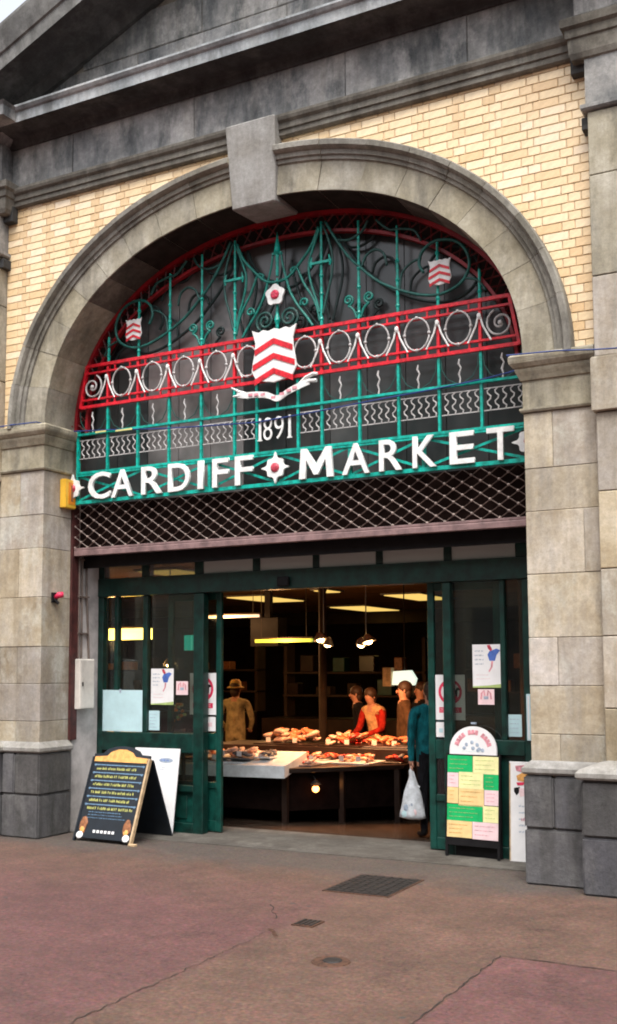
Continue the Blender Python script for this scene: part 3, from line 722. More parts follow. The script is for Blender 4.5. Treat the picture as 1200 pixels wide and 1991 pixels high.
# red arched border of the screen: two rims joined by small crosses
def rim(a, bb, y0, y1, wd, name, mat):
    b = MB(); vs = []; n = 64
    for i in range(n+1):
        th = math.pi*i/n; p = arc(a, bb, NI, th); q = arc(a-wd, bb-wd, NI, th)
        vs += [(p[0],y0,p[1]),(q[0],y0,q[1]),(q[0],y1,q[1]),(p[0],y1,p[1])]
    fs = [(i*4+k, i*4+(k+1)%4, (i+1)*4+(k+1)%4, (i+1)*4+k) for i in range(n) for k in range(4)]
    return obj(name, b.add(vs, fs), mat, scr)
rim(2.395,1.80,.03,.09,.035,'red_outer_rim',M['borderred'])
rim(2.255,1.62,.03,.08,.028,'red_inner_rim',M['borderred'])
rim(2.37,1.775,.10,.11,.17,'border_back',M['soffit'])
b = MB(); n = 58
for i in range(n):
    t0, t1 = math.pi*(i+.05)/n, math.pi*(i+.95)/n
    p, q = arc(2.37,1.775,NI,t0), arc(2.24,1.61,NI,t1); p2, q2 = arc(2.37,1.775,NI,t1), arc(2.24,1.61,NI,t0)
    b.tube([(p[0],.055,p[1]),(q[0],.055,q[1])], .008, 4); b.tube([(p2[0],.063,p2[1]),(q2[0],.063,q2[1])], .008, 4)
obj('border_lattice', b, M['darkred'], scr, kind='stuff')

# shields, roses, ribbon, date
def shield(name, label, cx, zt, zb, hw, y, thick, chev, top=.05):
    t = thing(name, label, 'shield', (cx, y, (zt+zb)/2))
    h = zt-zb; pts = []
    P = [(-1,.5),(-.93,.40),(-.84,.26),(-.86,.10),(-.95,-.1),(-1,-.25),(-.80,-.42),(-.35,-.47),(0,-.5)]
    top_ = [(-1,.5),(-.70,.44),(-.5,.475),(-.25,.445),(0,.48),(.25,.445),(.5,.475),(.70,.44),(1,.5)]
    left = P; right = [(-x, z) for x, z in P[::-1]][1:]
    out = left+right+[(x, z) for x, z in top_[::-1]][1:-1]
    pts = [(x*hw, z*h) for x, z in out]
    b = MB(); b.prism(pts, -thick, 0); sub('plate', b, M['white'], t, bevel=.004)
    for k in range(chev):
        zc = h*(.30-k*.27) ; b = MB(); th = h*.105; w0 = hw*[.84,.93,.86][k]; dr = h*.17
        b.prism([(-w0,zc-dr),(0,zc),(w0,zc-dr),(w0,zc-dr-th),(0,zc-th),(-w0,zc-dr-th)], -thick-.006, -thick+.001)
        sub('chevron', b, M['red'], t)
    return t
shield('heraldic_shield', 'large white shield with three red chevrons above the date', 0.0, 4.70, 4.185, .235, -.05, .02, 3)
shield('heraldic_shield', 'small shield with red chevrons at the left end of the arch', -1.60, 5.04, 4.82, .098, -.035, .012, 3)
shield('heraldic_shield', 'small shield with red chevrons at the right end of the arch', 1.60, 5.05, 4.82, .105, -.035, .012, 3)
rb = thing('ribbon_scroll', 'white curling motto ribbon under the large shield', 'ribbon', (0,-.05,4.08))
b = MB(); top = cr([(-.40,.045),(-.30,.02),(-.20,.015),(-.08,.0),(0,-.035),(.06,-.03),(.14,.0),(.24,.03),(.36,.07)], 5)
vs = []
for i, (x, z) in enumerate(top):
    y = -.02*math.sin(i/len(top)*math.pi*3); vs += [(x,y-.006,z+.028),(x,y-.006,z-.028),(x,y+.006,z-.028),(x,y+.006,z+.028)]
n = len(top); b.add(vs, [(i*4+k,i*4+(k+1)%4,i*4+4+(k+1)%4,i*4+4+k) for i in range(n-1) for k in range(4)]+[(3,2,1,0),(n*4-4,n*4-3,n*4-2,n*4-1)])
sub('band', b, M['white'], rb)
for pts in ([(-.46,.115),(-.36,.06),(-.28,.03)], [(-.44,.03),(-.36,.03),(-.28,.0)], [(.24,.05),(.32,.11),(.40,.135),(.44,.13)], [(.28,.04),(.36,.075),(.43,.07)]):
    b = MB(); b.tube([(x,-.005,z) for x, z in pts], [.012,.016,.018,.012][:len(pts)] if len(pts) > 3 else [.008,.016,.018], 6); sub('ribbon_tail', b, M['white'], rb)
for x, z in ((-.24,.016),(-.18,.012),(-.11,.004),(0,-.037),(.09,-.015),(.16,.008),(.22,.026)):
    b = MB(); b.box(x-.022, x+.022, -.034, -.026, z-.012, z+.012); sub('motto_mark', b, M['pink'], rb)
def rose(t, cx, cz, y, r, pts8=False, parent_is_sign=False):
    b = MB(); n = 64; out = []
    for i in range(n):
        th = 2*math.pi*i/n
        q = (1+.10*math.cos(5*(th-math.pi/2))) if not pts8 else (1.0+.06*math.cos(8*th)+ (.42*max(0, math.cos(2*th))**10 if abs(math.cos(2*th)) > .8 else 0)+(.42*max(0,-math.cos(2*th))**10*0))
        out.append((cx+r*q*math.cos(th), cz+r*q*math.sin(th)))
    b.prism(out, y-.018, y); sub('petals', b, M['white'], t)
    b = MB(); b.ball((cx,y-.018,cz), r*.5, 1, .35, 1, 12, 6); sub('heart', b, M['rose'], t, smooth=True)
    for k in range(5):
        th = math.pi/2+k*2*math.pi/5; b = MB(); b.ball((cx+r*.27*math.cos(th), y-.028, cz+r*.27*math.sin(th)), r*.17, 1, .5, 1, 8, 5); sub('petal', b, M['printred'], t, smooth=True)
rs = thing('rose_emblem', 'white rose with red heart above the large shield', 'rose emblem', (0,0,5.01))
rose(rs, 0, 0, -.03, .093)
dt = thing('date_sign', 'white iron figures of the year 1891 over the name', 'date', (0,-.015,3.78))
for ch, a, b2 in (('1',-.185,-.160),('8',-.135,-.045),('9',-.02,.075),('1',.125,.150)):
    if ch == '1':
        b = MB(); b.prism([(a,-.10),(b2,-.10),(b2-.003,.10),(a+.003,.10)], -.012, 0)
        b.box(a-.010, b2+.010, -.012, .0, -.112, -.1005); sub('digit', b, M['white'], dt)
    else:
        o = glyph('digit', ch, a, b2, -.11, .10, -.012, 0, M['white'], None, -.012); o.parent = dt
# the name sign
sg = thing('name_sign', 'white lettering CARDIFF MARKET on a teal lattice girder', 'sign', (0,0,3.2))
obj('rail', hbar(MB(), 3.535, -EX, EX, .022, -.022, .006), M['teal'], sg)
obj('rail', hbar(MB(), 3.262, -EX, EX, .034, -.022, .006), M['teal'], sg)
NX = 5
nodes = [-EX, -1.50, -.73, 0, .73, 1.42, EX]
for a, b2 in zip(nodes, nodes[1:]):
    for q in (0, 1):
        x0, x1 = a+.02, b2-.02; z0, z1 = (3.285,3.525) if q else (3.525,3.285); y = -.004 if q else .006
        d = Vector((x1-x0, z1-z0)); nn = Vector((-d.y, d.x)).normalized()*.011
        b = MB(); b.prism([(x0-nn.x,z0-nn.y),(x1-nn.x,z1-nn.y),(x1+nn.x,z1+nn.y),(x0+nn.x,z0+nn.y)], y-.004, y+.004); obj('brace', b, M['teal'], sg)
for x in nodes[1:-1]:
    if abs(x) > .1: obj('post', MB().box(x-.016, x+.016, -.014, .010, 3.28, 3.525), M['teal'], sg)
ZL0, ZL1 = 3.275, 3.545
for ch, a, b2 in (('C',-2.136,-1.865),('A',-1.85,-1.585),('R',-1.486,-1.244),('D',-1.173,-.925),('I',-.835,-.772),('F',-.672,-.495),('F',-.425,-.235),('M',.245,.585),('A',.672,.935),('R',1.025,1.235),('K',1.334,1.548),('E',1.665,1.88),('T',1.985,2.215)):
    if ch == 'M':
        w_ = b2-a; t_ = .062; mc = (a+b2)/2
        obj('letter', MB().prism([(a,ZL0),(a+t_,ZL0),(a+t_+.012,ZL1-.105),(mc-.022,ZL0+.03),(mc+.022,ZL0+.03),(b2-t_-.012,ZL1-.105),(b2-t_,ZL0),(b2,ZL0),(b2-.02,ZL1),(b2-.075,ZL1),(mc,ZL0+.125),(a+.075,ZL1),(a+.02,ZL1)], -.052, -.026), M['white'], sg)
        continue
    o = glyph('letter', ch, a, b2, ZL0, ZL1, -.052, -.026, M['white'], sg, .011)
for cx in (0.0, -2.34, 2.34):
    r_t = obj('rose', MB().box(cx-.02, cx+.02, -.03, -.022, 3.38, 3.42), M['white'], sg)
    b = MB(); n = 96; out = []
    for i in range(n):
        th = 2*math.pi*i/n; c4 = math.cos(4*th)
        q = 1.0+.07*math.cos(8*th)+.42*max(0, c4)**14
        out.append((cx+.098*q*math.cos(th), 3.405+.098*q*math.sin(th)))
    b.prism(out, -.05, -.03); o = obj('petals', b, M['white'], r_t)
    b = MB(); b.ball((cx,-.052,3.405), .045, 1, .4, 1, 12, 6); obj('heart', b, M['rose'], r_t, smooth=True)
# blue cable looped across the arch with a little yellow tape
cb = thing('blue_cable', 'thin blue cable strung across the arch between the imposts', 'cable', (0,-.5,3.9))
pts = [(-2.99,-.50,4.005),(-2.75,-.50,4.008),(-2.42,-.495,4.003),(-2.33,-.06,3.985),(-1.85,-.035,3.955),(-1.23,-.035,3.90),(-.76,-.035,3.872),(-.2,-.035,3.845),(.33,-.035,3.868),(.96,-.035,3.905),(1.55,-.035,3.935),(2.0,-.04,3.965),(2.28,-.08,3.99),(2.31,-.505,3.99),(2.7,-.51,3.97),(2.98,-.54,3.93),(3.3,-.56,3.90)]
b = MB(); b.tube([(x,y+.5,z-3.9) for x, y, z in pts], .0065, 6); sub('cord', b, M['blue'], cb)
for x0, x1, z in ((-2.05,-1.92,3.948),(-1.80,-1.60,3.935)):
    b = MB(); b.box(x0, x1, .445, .452, z-3.9-.008, z-3.9+.008); sub('tape', b, M['paleyellow'], cb)

# ------------------------------------------------------------------ roller shutter
sh = thing('roller_shutter', 'brown lattice roller shutter pulled up beneath the name sign', 'shutter', (0,.05,2.75))
ZA, ZB = 2.815, 3.24; DX, DZ = .158, .0535
b = MB(); nx = int(4.74/DX)
for i in range(nx+2):
    for j in range(int((ZB-ZA)/DZ)+1):
        x = -2.37+i*DX+(DX/2 if j % 2 else 0); z = ZA+j*DZ
        if x > 2.37: continue
        for q in (-1,1):
            x2 = x+q*DX/2
            if -2.37 <= x2 <= 2.37 and z+DZ <= ZB+.01: b.tube([(x,-.0+.004*q,z-2.75),(x2,.004*q,z+DZ-2.75)], .0046, 4)
sub('lattice', b, M['lattice'], sh, kind='stuff')
b = MB()
for i in range(nx+2):
    for j in range(0, int((ZB-ZA)/DZ)+1):
        x = -2.37+i*DX+(DX/2 if j % 2 else 0); z = ZA+j*DZ-2.75
        if x < 2.36 and z+2.75 < ZB: b.ball((x,-.007,z), .0135, seg=6, rings=4)
sub('rivet', b, M['rivet'], sh, kind='stuff')
b = MB(); b.rings(-2.365, 2.365, -.02, .03, [(.0,-.02),(.006,-.018),(.006,.03),(.0,.035),(.004,.04),(.004,.06)], ''); sub('bottom_bar', b, M['shutterbar'], sh, bevel=.002)
for s in (-1,1):
    b = MB(); b.box(s*2.385-.014, s*2.385+.014, -.04, .06, -1.85 if s < 0 else -2.75, .50); sub('guide_channel', b, M['channel'], sh)
b = MB(); b.box(-2.36, 2.36, .06, .08, .0, .5); sub('housing', b, M['soot'], sh)
# short pull cord hanging under the sign
# ------------------------------------------------------------------ glazed entrance
en = thing('entrance_screen', 'dark green timber entrance screen with sliding glass doors', 'entrance', (0,.5,0))
YF, YB = .46, .56; YG = .525
def fbox(name, x0, x1, z0, z1, y0=YF, y1=YB, mat='green', parent=en, bevel=.005): return obj(name, MB().box(x0, x1, y0, y1, z0, z1), M[mat], parent, bevel=bevel)
POSTS = [(-2.40,-2.335),(-1.216,-1.10),(1.385,1.46),(2.10,2.40)]
for a, b2 in POSTS: fbox('post', a, b2, 0, 2.34)
fbox('transom_beam', -2.40, 2.40, 2.345, 2.53, .445, .575)
fbox('head_beam', -2.40, 2.40, 3.06, 3.2, .44, .58)
for a, b2 in [(-2.40,-2.33),(-1.85,-1.765),(-1.206,-1.105),(-.54,-.46),(.11,.178),(.754,.822),(1.405,1.478),(2.05,2.40)]: fbox('transom_mullion', a, b2, 2.531, 3.059)
for a, b2 in [(-2.33,-1.85),(-1.765,-1.206),(-1.105,-.54),(-.46,.11),(.178,.754),(.822,1.405),(1.478,2.05)]:
    obj('transom_pane', MB().box(a, b2, YG-.05, YG-.044, 2.531, 3.059), M['transomglass' if a < -1.5 else 'reflectgrey'], en)
b = MB(); b.box(-.24, -.12, .40, .444, 2.37, 2.46); obj('door_sensor', b, M['black'], en, bevel=.008)
# side window left
fbox('mid_rail', -2.334, -1.217, .775, .962); fbox('mullion', -2.205, -2.16, .963, 2.344, .48, .55); fbox('mullion', -1.845, -1.79, .963, 2.344, .48, .55)
for a, b2 in [(-2.334,-2.205),(-2.16,-1.845),(-1.79,-1.217)]: obj('window_pane', MB().box(a, b2, YG, YG+.006, .963, 2.344), M['glass'], en)
fbox('bottom_rail', -2.334, -1.217, .40, .46); fbox('bottom_rail', -2.334, -1.217, 0, .10)
obj('window_pane', MB().box(-2.334, -1.217, YG, YG+.006, .461, .774), M['glass'], en)
fbox('panel', -2.334, -1.217, .101, .399, .50, .54, 'greenlit')
fbox('panel_mould', -2.25, -1.30, .14, .36, .485, .499, 'green')
# side window right
fbox('mid_rail', 1.461, 2.10, .86, .985); fbox('mullion', 1.895, 1.94, .986, 2.344, .48, .55)
for a, b2 in [(1.461,1.895),(1.94,2.10)]: obj('window_pane', MB().box(a, b2, YG, YG+.006, .986, 2.344), M['glass'], en)
fbox('bottom_rail', 1.461, 2.10, 0, .10); fbox('panel', 1.461, 2.10, .101, .859, .50, .54, 'green')
# sliding leaves behind
def leaf(x0, x1, st=.062):
    d = obj('door', MB().box(x0, x0+st, .60, .645, .015, 2.36), M['greenlit'], en, bevel=.004)
    obj('door_stile', MB().box(x1-st, x1, .60, .645, .015, 2.36), M['greenlit'], d, bevel=.004)
    for z0, z1 in ((.015,.12),(.43,.49),(2.28,2.36)): obj('door_rail', MB().box(x0+st, x1-st, .602, .643, z0, z1), M['greenlit'], d, bevel=.004)
    obj('kick_panel', MB().box(x0+st, x1-st, .612, .632, .121, .429), M['greenlit'], d)
    obj('glass', MB().box(x0+st, x1-st, .62, .626, .491, 2.279), M['glass'], d)
    obj('door_rail', MB().box(x0+st, x1-st, .603, .640, .80, .965), M['greenlit'], d, bevel=.004)
    return d
leaf(-1.62,-.981,.058); leaf(1.19,1.86,.062)
fbox('door_track', -2.3, 2.1, 2.352, 2.42, .58, .66, 'green')

# ------------------------------------------------------------------ left jamb: white lining, pipes, cabinet
jb = thing('jamb_lining', 'white painted lining board on the left side of the doorway', 'wall panel', (-2.4,.25,0))
obj('board', MB().box(-2.412, -2.394, .062, .455, 0, 3.2), M['jamb'], jb); 
obj('board', MB().box(2.394, 2.412, .062, .455, 0, 3.2), M['jamb'], jb)
fb = thing('meter_cabinet', 'cream metal cabinet fixed low on the white jamb', 'cabinet', (-2.39,.2,1.44))
obj('case', MB().box(-2.393, -2.31, .075, .30, 1.20, 1.70), M['box'], fb, bevel=.006)
obj('door', MB().box(-2.309, -2.303, .085, .29, 1.21, 1.69), M['box'], fb, bevel=.002)
obj('door_latch', MB().box(-2.302, -2.294, .10, .115, 1.43, 1.47), M['iron'], fb)
pp = thing('conduit_pipes', 'brown conduit pipes running up from the cream cabinet', 'pipes', (-2.38,.2,2.2))
for y, bend in ((.12,0),(.17,0),(.24,.05)):
    b = MB(); b.tube([(-2.375,y+bend,1.705),(-2.375,y+bend*.6,2.0),(-2.375,y,2.4),(-2.375,y,3.15)], .011, 7); obj('pipe', b, M['pipe'], pp)
for z in (1.95,2.32,2.7): obj('clip', MB().box(-2.392, -2.36, .10, .27, z, z+.018), M['pipe'], pp)
# alarm box and red lamp on the left jamb
ab = thing('alarm_box', 'yellow alarm box high on the left pier beside the sign', 'alarm box', (-2.35,-.07,3.35))
obj('case', MB().box(-2.397, -2.325, -.17, .0, 3.20, 3.49), M['yellow'], ab, bevel=.008, seg=2)
obj('side_label', MB().box(-2.3245, -2.321, -.12, -.02, 3.24, 3.46), M['orangep'], ab)
obj('mark', MB().box(-2.3205, -2.319, -.085, -.05, 3.27, 3.43), M['brownprint'], ab)
rl = thing('red_beacon', 'small red beacon on a black bracket on the left pier', 'lamp', (-2.38,-.2,2.32))
b = MB(); b.box(-2.398, -2.38, -.27, -.19, 2.25, 2.35); obj('bracket', b, M['black'], rl, bevel=.004)
b = MB(); b.tube([(-2.38,-.23,2.30),(-2.34,-.22,2.325),(-2.31,-.19,2.33)], [.02,.03,.028], 10); obj('lens', b, M['printred'], rl, smooth=True)
b = MB(); b.tube([(-2.385,-.24,2.29),(-2.36,-.23,2.26),(-2.34,-.22,2.24)], .014, 8); obj('arm', b, M['black'], rl)

# ------------------------------------------------------------------ notices on the glass
YP = .5185
def lines(b, x0, x1, z0, z1, n, y, frac=.75, h=.4):
    """rows of small unreadable print: strokes grouped like letters and words"""
    st = (z1-z0)/n; H = st*h; W_ = max(H*.62, .006); k = max(H*.2, .0018)
    for i in range(n):
        zc = z1-st*(i+.5); za, zb = zc-H/2, zc+H/2; x = x0; end = x0+(x1-x0)*random.uniform(frac-.1, 1)
        while x < end-W_:
            for _ in range(random.randint(2, 6)):
                if x > end-W_: break
                wv = W_*random.uniform(.7, 1.1); q = random.random()
                b.box(x, x+k, y-.0012, y, za, zb-(H*.3 if q < .4 else 0))
                if q > .3: b.box(x+k, x+wv-k, y-.0012, y, zb-k, zb) if q > .55 else b.box(x+k, x+wv-k, y-.0012, y, za, za+k)
                if q < .75: b.box(x+wv-k, x+wv, y-.0012, y, za, zb-H*.3)
                if q > .5: b.box(x+k, x+wv-k, y-.0012, y, zc-k/2, zc+k/2)
                x += wv+k*.9
            x += W_*.8
def notice(name, label, x0, x1, z0, z1, mat, y=YP):
    t = thing(name, label, 'notice', ((x0+x1)/2, y, z0))
    obj('sheet', MB().box(x0, x1, y-.002, y, z0, z1), M[mat], t); return t
nb = notice('notice', 'large blank pale blue notice in the left window', -2.41, -1.835, .968, 1.385, 'bluepaper', .474)
obj('clip', MB().box(-2.12, -2.10, .468, .4715, 1.355, 1.395), M['printgrey'], nb)
def runner(x0, x1, z0, z1, label, y=YP):
    t = notice('poster', label, x0, x1, z0, z1, 'paper', y)
    w_, h = x1-x0, z1-z0; P = lambda u, v: (x0+u*w_, z0+v*h)
    yy = y-.0022
    def pl(name, pts, mat): obj(name, MB().prism([P(u,v) for u, v in pts], yy-.0012, yy), M[mat], t)
    pl('blue_print', [(.50,.76),(.56,.84),(.80,.90),(.92,.86),(.80,.76),(.74,.62),(.56,.62)], 'printblue')
    pl('red_print', [(.48,.98),(.58,.99),(.66,.88),(.60,.84),(.52,.90)], 'rose')
    pl('leg_print', [(.62,.61),(.68,.61),(.66,.48),(.56,.36),(.52,.38),(.60,.48)], 'pink')
    pl('lime_print', [(.0,.0),(1,.0),(1,.09),(.5,.05),(0,.03)], 'printlime')
    b = MB(); lines(b, *[P(.08,0)[0], P(.42,0)[0]], P(0,.5)[1], P(0,.9)[1], 4, yy, .7, .35); obj('text_print', b, M['printgrey'], t)
    b = MB(); lines(b, *[P(.12,0)[0], P(.6,0)[0]], P(0,.16)[1], P(0,.34)[1], 2, yy, .7, .25); obj('text_print', b, M['pinkpaper'], t)
runner(-1.762,-1.487,1.24,1.60, 'white poster with a blue figure in the left window')
runner(1.636,1.908,1.425,1.795, 'white poster with a blue figure high in the right window')
def small_pink(x0, x1, z0, z1, label):
    t = notice('notice', label, x0, x1, z0, z1, 'pinkpaper')
    cx, cz = (x0+x1)/2, (z0+z1)/2+.01; b = MB()
    for q in (-1,1): b.tube([(cx+q*.045,YP-.004,cz-.03),(cx+q*.04,YP-.004,cz+.02),(cx+q*.02,YP-.004,cz+.045),(cx+q*.012,YP-.004,cz)], .007, 5, .2)
    obj('loop_print', b, M['pink'], t); obj('spot_print', MB().box(cx-.02, cx+.02, YP-.0035, YP-.0022, cz-.03, cz-.005), M['printgrey'], t)
small_pink(-1.455,-1.315,1.34,1.475,'small pink notice beside the left window poster')
small_pink(1.68,1.825,1.28,1.412,'small pink notice under the right window poster')
t = notice('notice', 'small plain notice low in the left window corner', -1.785, -1.655, .985, 1.18, 'bluepaper')
b = MB(); lines(b, -1.775, -1.67, 1.0, 1.16, 5, YP-.0022, .8, .25); obj('text_print', b, M['printgrey'], t)
t = notice('notice', 'small pale notice low at the right edge of the right window', 1.945, 2.06, 1.015, 1.20, 'bluepaper')
b = MB(); lines(b, 1.955, 2.05, 1.03, 1.18, 4, YP-.0022, .8, .2); obj('text_print', b, M['printgrey'], t)
def ban(x0, x1, z0, z1, label, y):
    t = notice('warning_sign', label, x0, x1, z0, z1, 'paper', y); w_ = x1-x0; cx = (x0+x1)/2; cz = z0+(z1-z0)*.62; R_ = w_*.40; yy = y-.0022
    b = MB(); n = 36; vs = []
    for i in range(n):
        th = 2*math.pi*i/n; vs += [(cx+R_*math.cos(th), yy-.001, cz+R_*math.sin(th)), (cx+R_*.78*math.cos(th), yy-.001, cz+R_*.78*math.sin(th))]
    b.add(vs, [(2*i, 2*i+1, (2*i+3)%(2*n), (2*i+2)%(2*n)) for i in range(n)]); obj('ring_print', b, M['printred'], t)
    b = MB(); b.prism([(cx-R_*.68,cz+R_*.50),(cx-R_*.50,cz+R_*.68),(cx+R_*.68,cz-R_*.50),(cx+R_*.50,cz-R_*.68)], yy-.0022, yy-.0012); obj('slash_print', b, M['printred'], t)
    # dog shape behind the slash
    b = MB(); b.prism([(cx+.03-R_*.55,cz-R_*.05),(cx+.03-R_*.55,cz+R_*.12),(cx+.03+R_*.18,cz+R_*.14),(cx+.03+R_*.28,cz+R_*.36),(cx+.03+R_*.42,cz+R_*.34),(cx+.03+R_*.62,cz+R_*.2),(cx+.03+R_*.36,cz+R_*.1),(cx+.03+R_*.32,cz-R_*.5),(cx+.03+R_*.2,cz-R_*.5),(cx+.03+R_*.16,cz-R_*.12),(cx+.03-R_*.32,cz-R_*.12),(cx+.03-R_*.36,cz-R_*.5),(cx+.03-R_*.48,cz-R_*.5)], yy-.0012, yy); obj('dog_print', b, M['black'], t)
    obj('red_print', MB().box(x0+w_*.12, x1-w_*.12, yy-.0012, yy, z0+(z1-z0)*.16, z0+(z1-z0)*.28), M['printred'], t)
    b = MB(); lines(b, x0+w_*.15, x1-w_*.15, z0+(z1-z0)*.175, z0+(z1-z0)*.265, 2, yy-.0014, 1, .5); obj('text_print', b, M['pinkpaper'], t)
    return t
YD = .598
ban(-1.345,-1.035,1.145,1.555,'no dogs sign on the left sliding door glass', YD)
ban(1.262,1.535,1.14,1.535,'no dogs sign on the right sliding door glass', YD)
t = notice('notice', 'tiny square notice on the left door below the no dogs sign', -1.17, -1.04, .985, 1.125, 'paper', YD)
obj('spot_print', MB().box(-1.13, -1.08, YD-.0035, YD-.0022, 1.03, 1.07), M['pinkpaper'], t)
t = notice('notice', 'tiny square notice on the right door below the no dogs sign', 1.262, 1.345, .99, 1.12, 'paper', YD)
obj('spot_print', MB().box(1.29, 1.325, YD-.0035, YD-.0022, 1.03, 1.065), M['bluepaper'], t)
# tall pale board at the right pier edge
t = thing('notice_board', 'pale narrow board on the right door frame beside the pier', 'board', (2.2,.44,1.0))
obj('sheet', MB().box(2.125, 2.33, .438, .452, .99, 1.375), M['bluepaper'], t, bevel=.002)
obj('edge_print', MB().box(2.135, 2.15, .4365, .438, 1.0, 1.36), M['paper'], t)

# ------------------------------------------------------------------ pavement boards
def tilt(pts_local, base, top, yb, yt):  # not used for placement, kept simple
    return pts_local
ck = thing('chalkboard', 'black A-board with orange crown header and yellow chalk lines', 'A-board', (-1.66,-.05,0), R(-2))
# front leaf leans back: local frame u across, v up the leaf
def lean(o, y_bot, y_top, z_top):
    ang = math.atan2(y_top-y_bot, z_top); o.location = (0, y_bot, 0); o.rotation_euler = (-ang, 0, 0); return o
LF = math.hypot(.29, .75)
hw = .335
b = MB(); b.box(-hw, hw, -.012, .012, .03, LF); fl_ = lean(sub('front_leaf', b, M['blackboard'], ck, bevel=.003), -.30, -.02, .76)
cp = [(-hw,LF+.002),(-hw,LF+.03),(-.23,LF+.035),(-.19,LF+.075),(-.10,LF+.105),(0,LF+.112),(.10,LF+.105),(.19,LF+.075),(.23,LF+.035),(hw,LF+.03),(hw,LF+.002)]
def onleaf(name, b, mat): o = sub(name, b, M[mat], fl_); return o
onleaf('crown', MB().prism(cp, -.012, .010), 'blackboard')
onleaf('header', MB().prism([(-hw+.02,LF-.045),(hw-.02,LF-.045),(hw-.02,LF),(.17,LF+.012),(.13,LF+.05),(.05,LF+.078),(-.05,LF+.078),(-.13,LF+.05),(-.17,LF+.012),(-hw+.02,LF)], -.018, -.0125), 'goldorange')
for s in (-1,1): onleaf('side_rail', MB().box(s*hw-.010+(0 if s<0 else 0), s*hw+.010, -.02, .016, .0, LF), 'wood' if s > 0 else 'blackboard')
zz = LF-.068
for k in range(12):
    b = MB()
    if k % 2 == 0:
        b.box(-hw+.03, hw-.03, -.0145, -.0125, zz-.014, zz-.004); onleaf('blue_line', b, 'signblue')
        b = MB(); b.ball((-hw+.045,-.0145,zz-.012), .012, 1, .2, 1, 8, 4); b.ball((hw-.045,-.0145,zz-.012), .012, 1, .2, 1, 8, 4); onleaf('dot', b, 'signblue')
    else:
        pts = []; x = -hw+.07
        lines(b, -hw+.07, hw-.05, zz-.034, zz, 1, -.0127, 1, .75); onleaf('chalk_text', b, 'signyellow')
        zz -= .024
    zz -= .026
b = MB(); lines(b, -.24, .24, zz-.07, zz+.01, 3, -.0127, .9, .4); onleaf('chalk_text', b, 'signblue')
b = MB()
for k in range(6): b.box(-.13+k*.045, -.13+k*.045+.028, -.0145, -.0125, .085, .11)
onleaf('price_text', b, 'paper')
for s in (-1,1):
    b = MB(); b.ball((s*.26,-.014,.15), .055, .8, .15, 1.5, 10, 5, .15); onleaf('food_print', b, 'brownprint')
    b = MB(); b.ball((s*.26,-.019,.11), .03, 1, .15, 1, 8, 4); onleaf('food_print', b, 'goldorange')
    b = MB(); b.ball((s*.275,-.02,.055), .038, 1.1, .25, .9, 10, 5); onleaf('cup_print', b, 'paper')
b = MB(); b.box(-hw, hw, -.010, .010, .0, .80); bl = sub('back_leaf', b, M['blackboard'], ck, bevel=.003); lean(bl, .33, .02, .76)
# feet
for x, y in ((.335,-.30),):
    b = MB(); b.box(x-.01, x+.07, y-.03, y+.01, 0, .02); sub('foot', b, M['wood'], ck, bevel=.003)
wb = thing('white_board', 'white advertising panel leaning behind the chalkboard', 'sign board', (-1.61,.30,0), 0)
b = MB(); b.box(-.27, .27, -.008, .008, 0, .825); wl = sub('panel', b, M['paper'], wb, bevel=.003); wl.rotation_euler = (-R(9),0,0)
b = MB(); n = 20
vs = [(.12+.085*math.cos(2*math.pi*i/n), -.0095, .71+.024*math.sin(2*math.pi*i/n)) for i in range(n)]; b.add(vs, [tuple(range(n))]); o = sub('logo_print', b, M['printgrey'], wl)
b = MB(); lines(b, .06, .18, .70, .722, 1, -.0098, 1, .9); sub('text_print', b, M['printblue'], wl)
b = MB(); lines(b, .06, .12, .61, .65, 2, -.0095, 1, .4); sub('text_print', b, M['printgrey'], wl)

mn = thing('menu_board', 'round topped A-board covered in green yellow and pink cards', 'A-board', (1.655,.375,0), R(-5))
LM = 1.0
b = MB(); b.box(-.24, .24, -.01, .01, .10, .86); ml = sub('board', b, M['black'], mn, bevel=.003); ml.rotation_euler = (-R(3.5),0,0)
def onm(name, b, mat, **k): return sub(name, b, M[mat], ml, **k)
arcp = [(-.215,.862)]+[(.215*math.cos(t), .90+.20*math.sin(t)) for t in [math.pi*(1-i/20) for i in range(21)]]+[(.215,.862)]
onm('round_top', MB().prism(arcp, -.012, .010), 'paper')
b = MB()
for i in range(13):
    th = math.pi*(.90-.80*i/12); x, z = .155*math.cos(th), .905+.145*math.sin(th)
    dx, dz = .016*math.sin(th), -.016*math.cos(th); nx_, nz_ = .02*math.cos(th), .02*math.sin(th)
    if i in (4, 8): continue
    b.prism([(x-dx-nx_,z-dz-nz_),(x+dx-nx_,z+dz-nz_),(x+dx*.8+nx_,z+dz*.8+nz_),(x-dx*.8+nx_,z-dz*.8+nz_)], -.0135, -.0121)
onm('arched_text', b, 'pink')
b = MB(); 
for x, z in ((-.08,.915),(-.06,.945),(-.01,.965),(.04,.945),(.06,.91),(.09,.90),(0,.915),(.045,.90)): b.ball((x,-.0125,z), .017, 1, .15, 1, 7, 4, .2)
onm('cup_print', b, 'printgrey')
b = MB(); lines(b, -.10, .11, .885, .897, 1, -.0124, 1, .6); onm('text_print', b, 'bluepaper')
W2 = .235
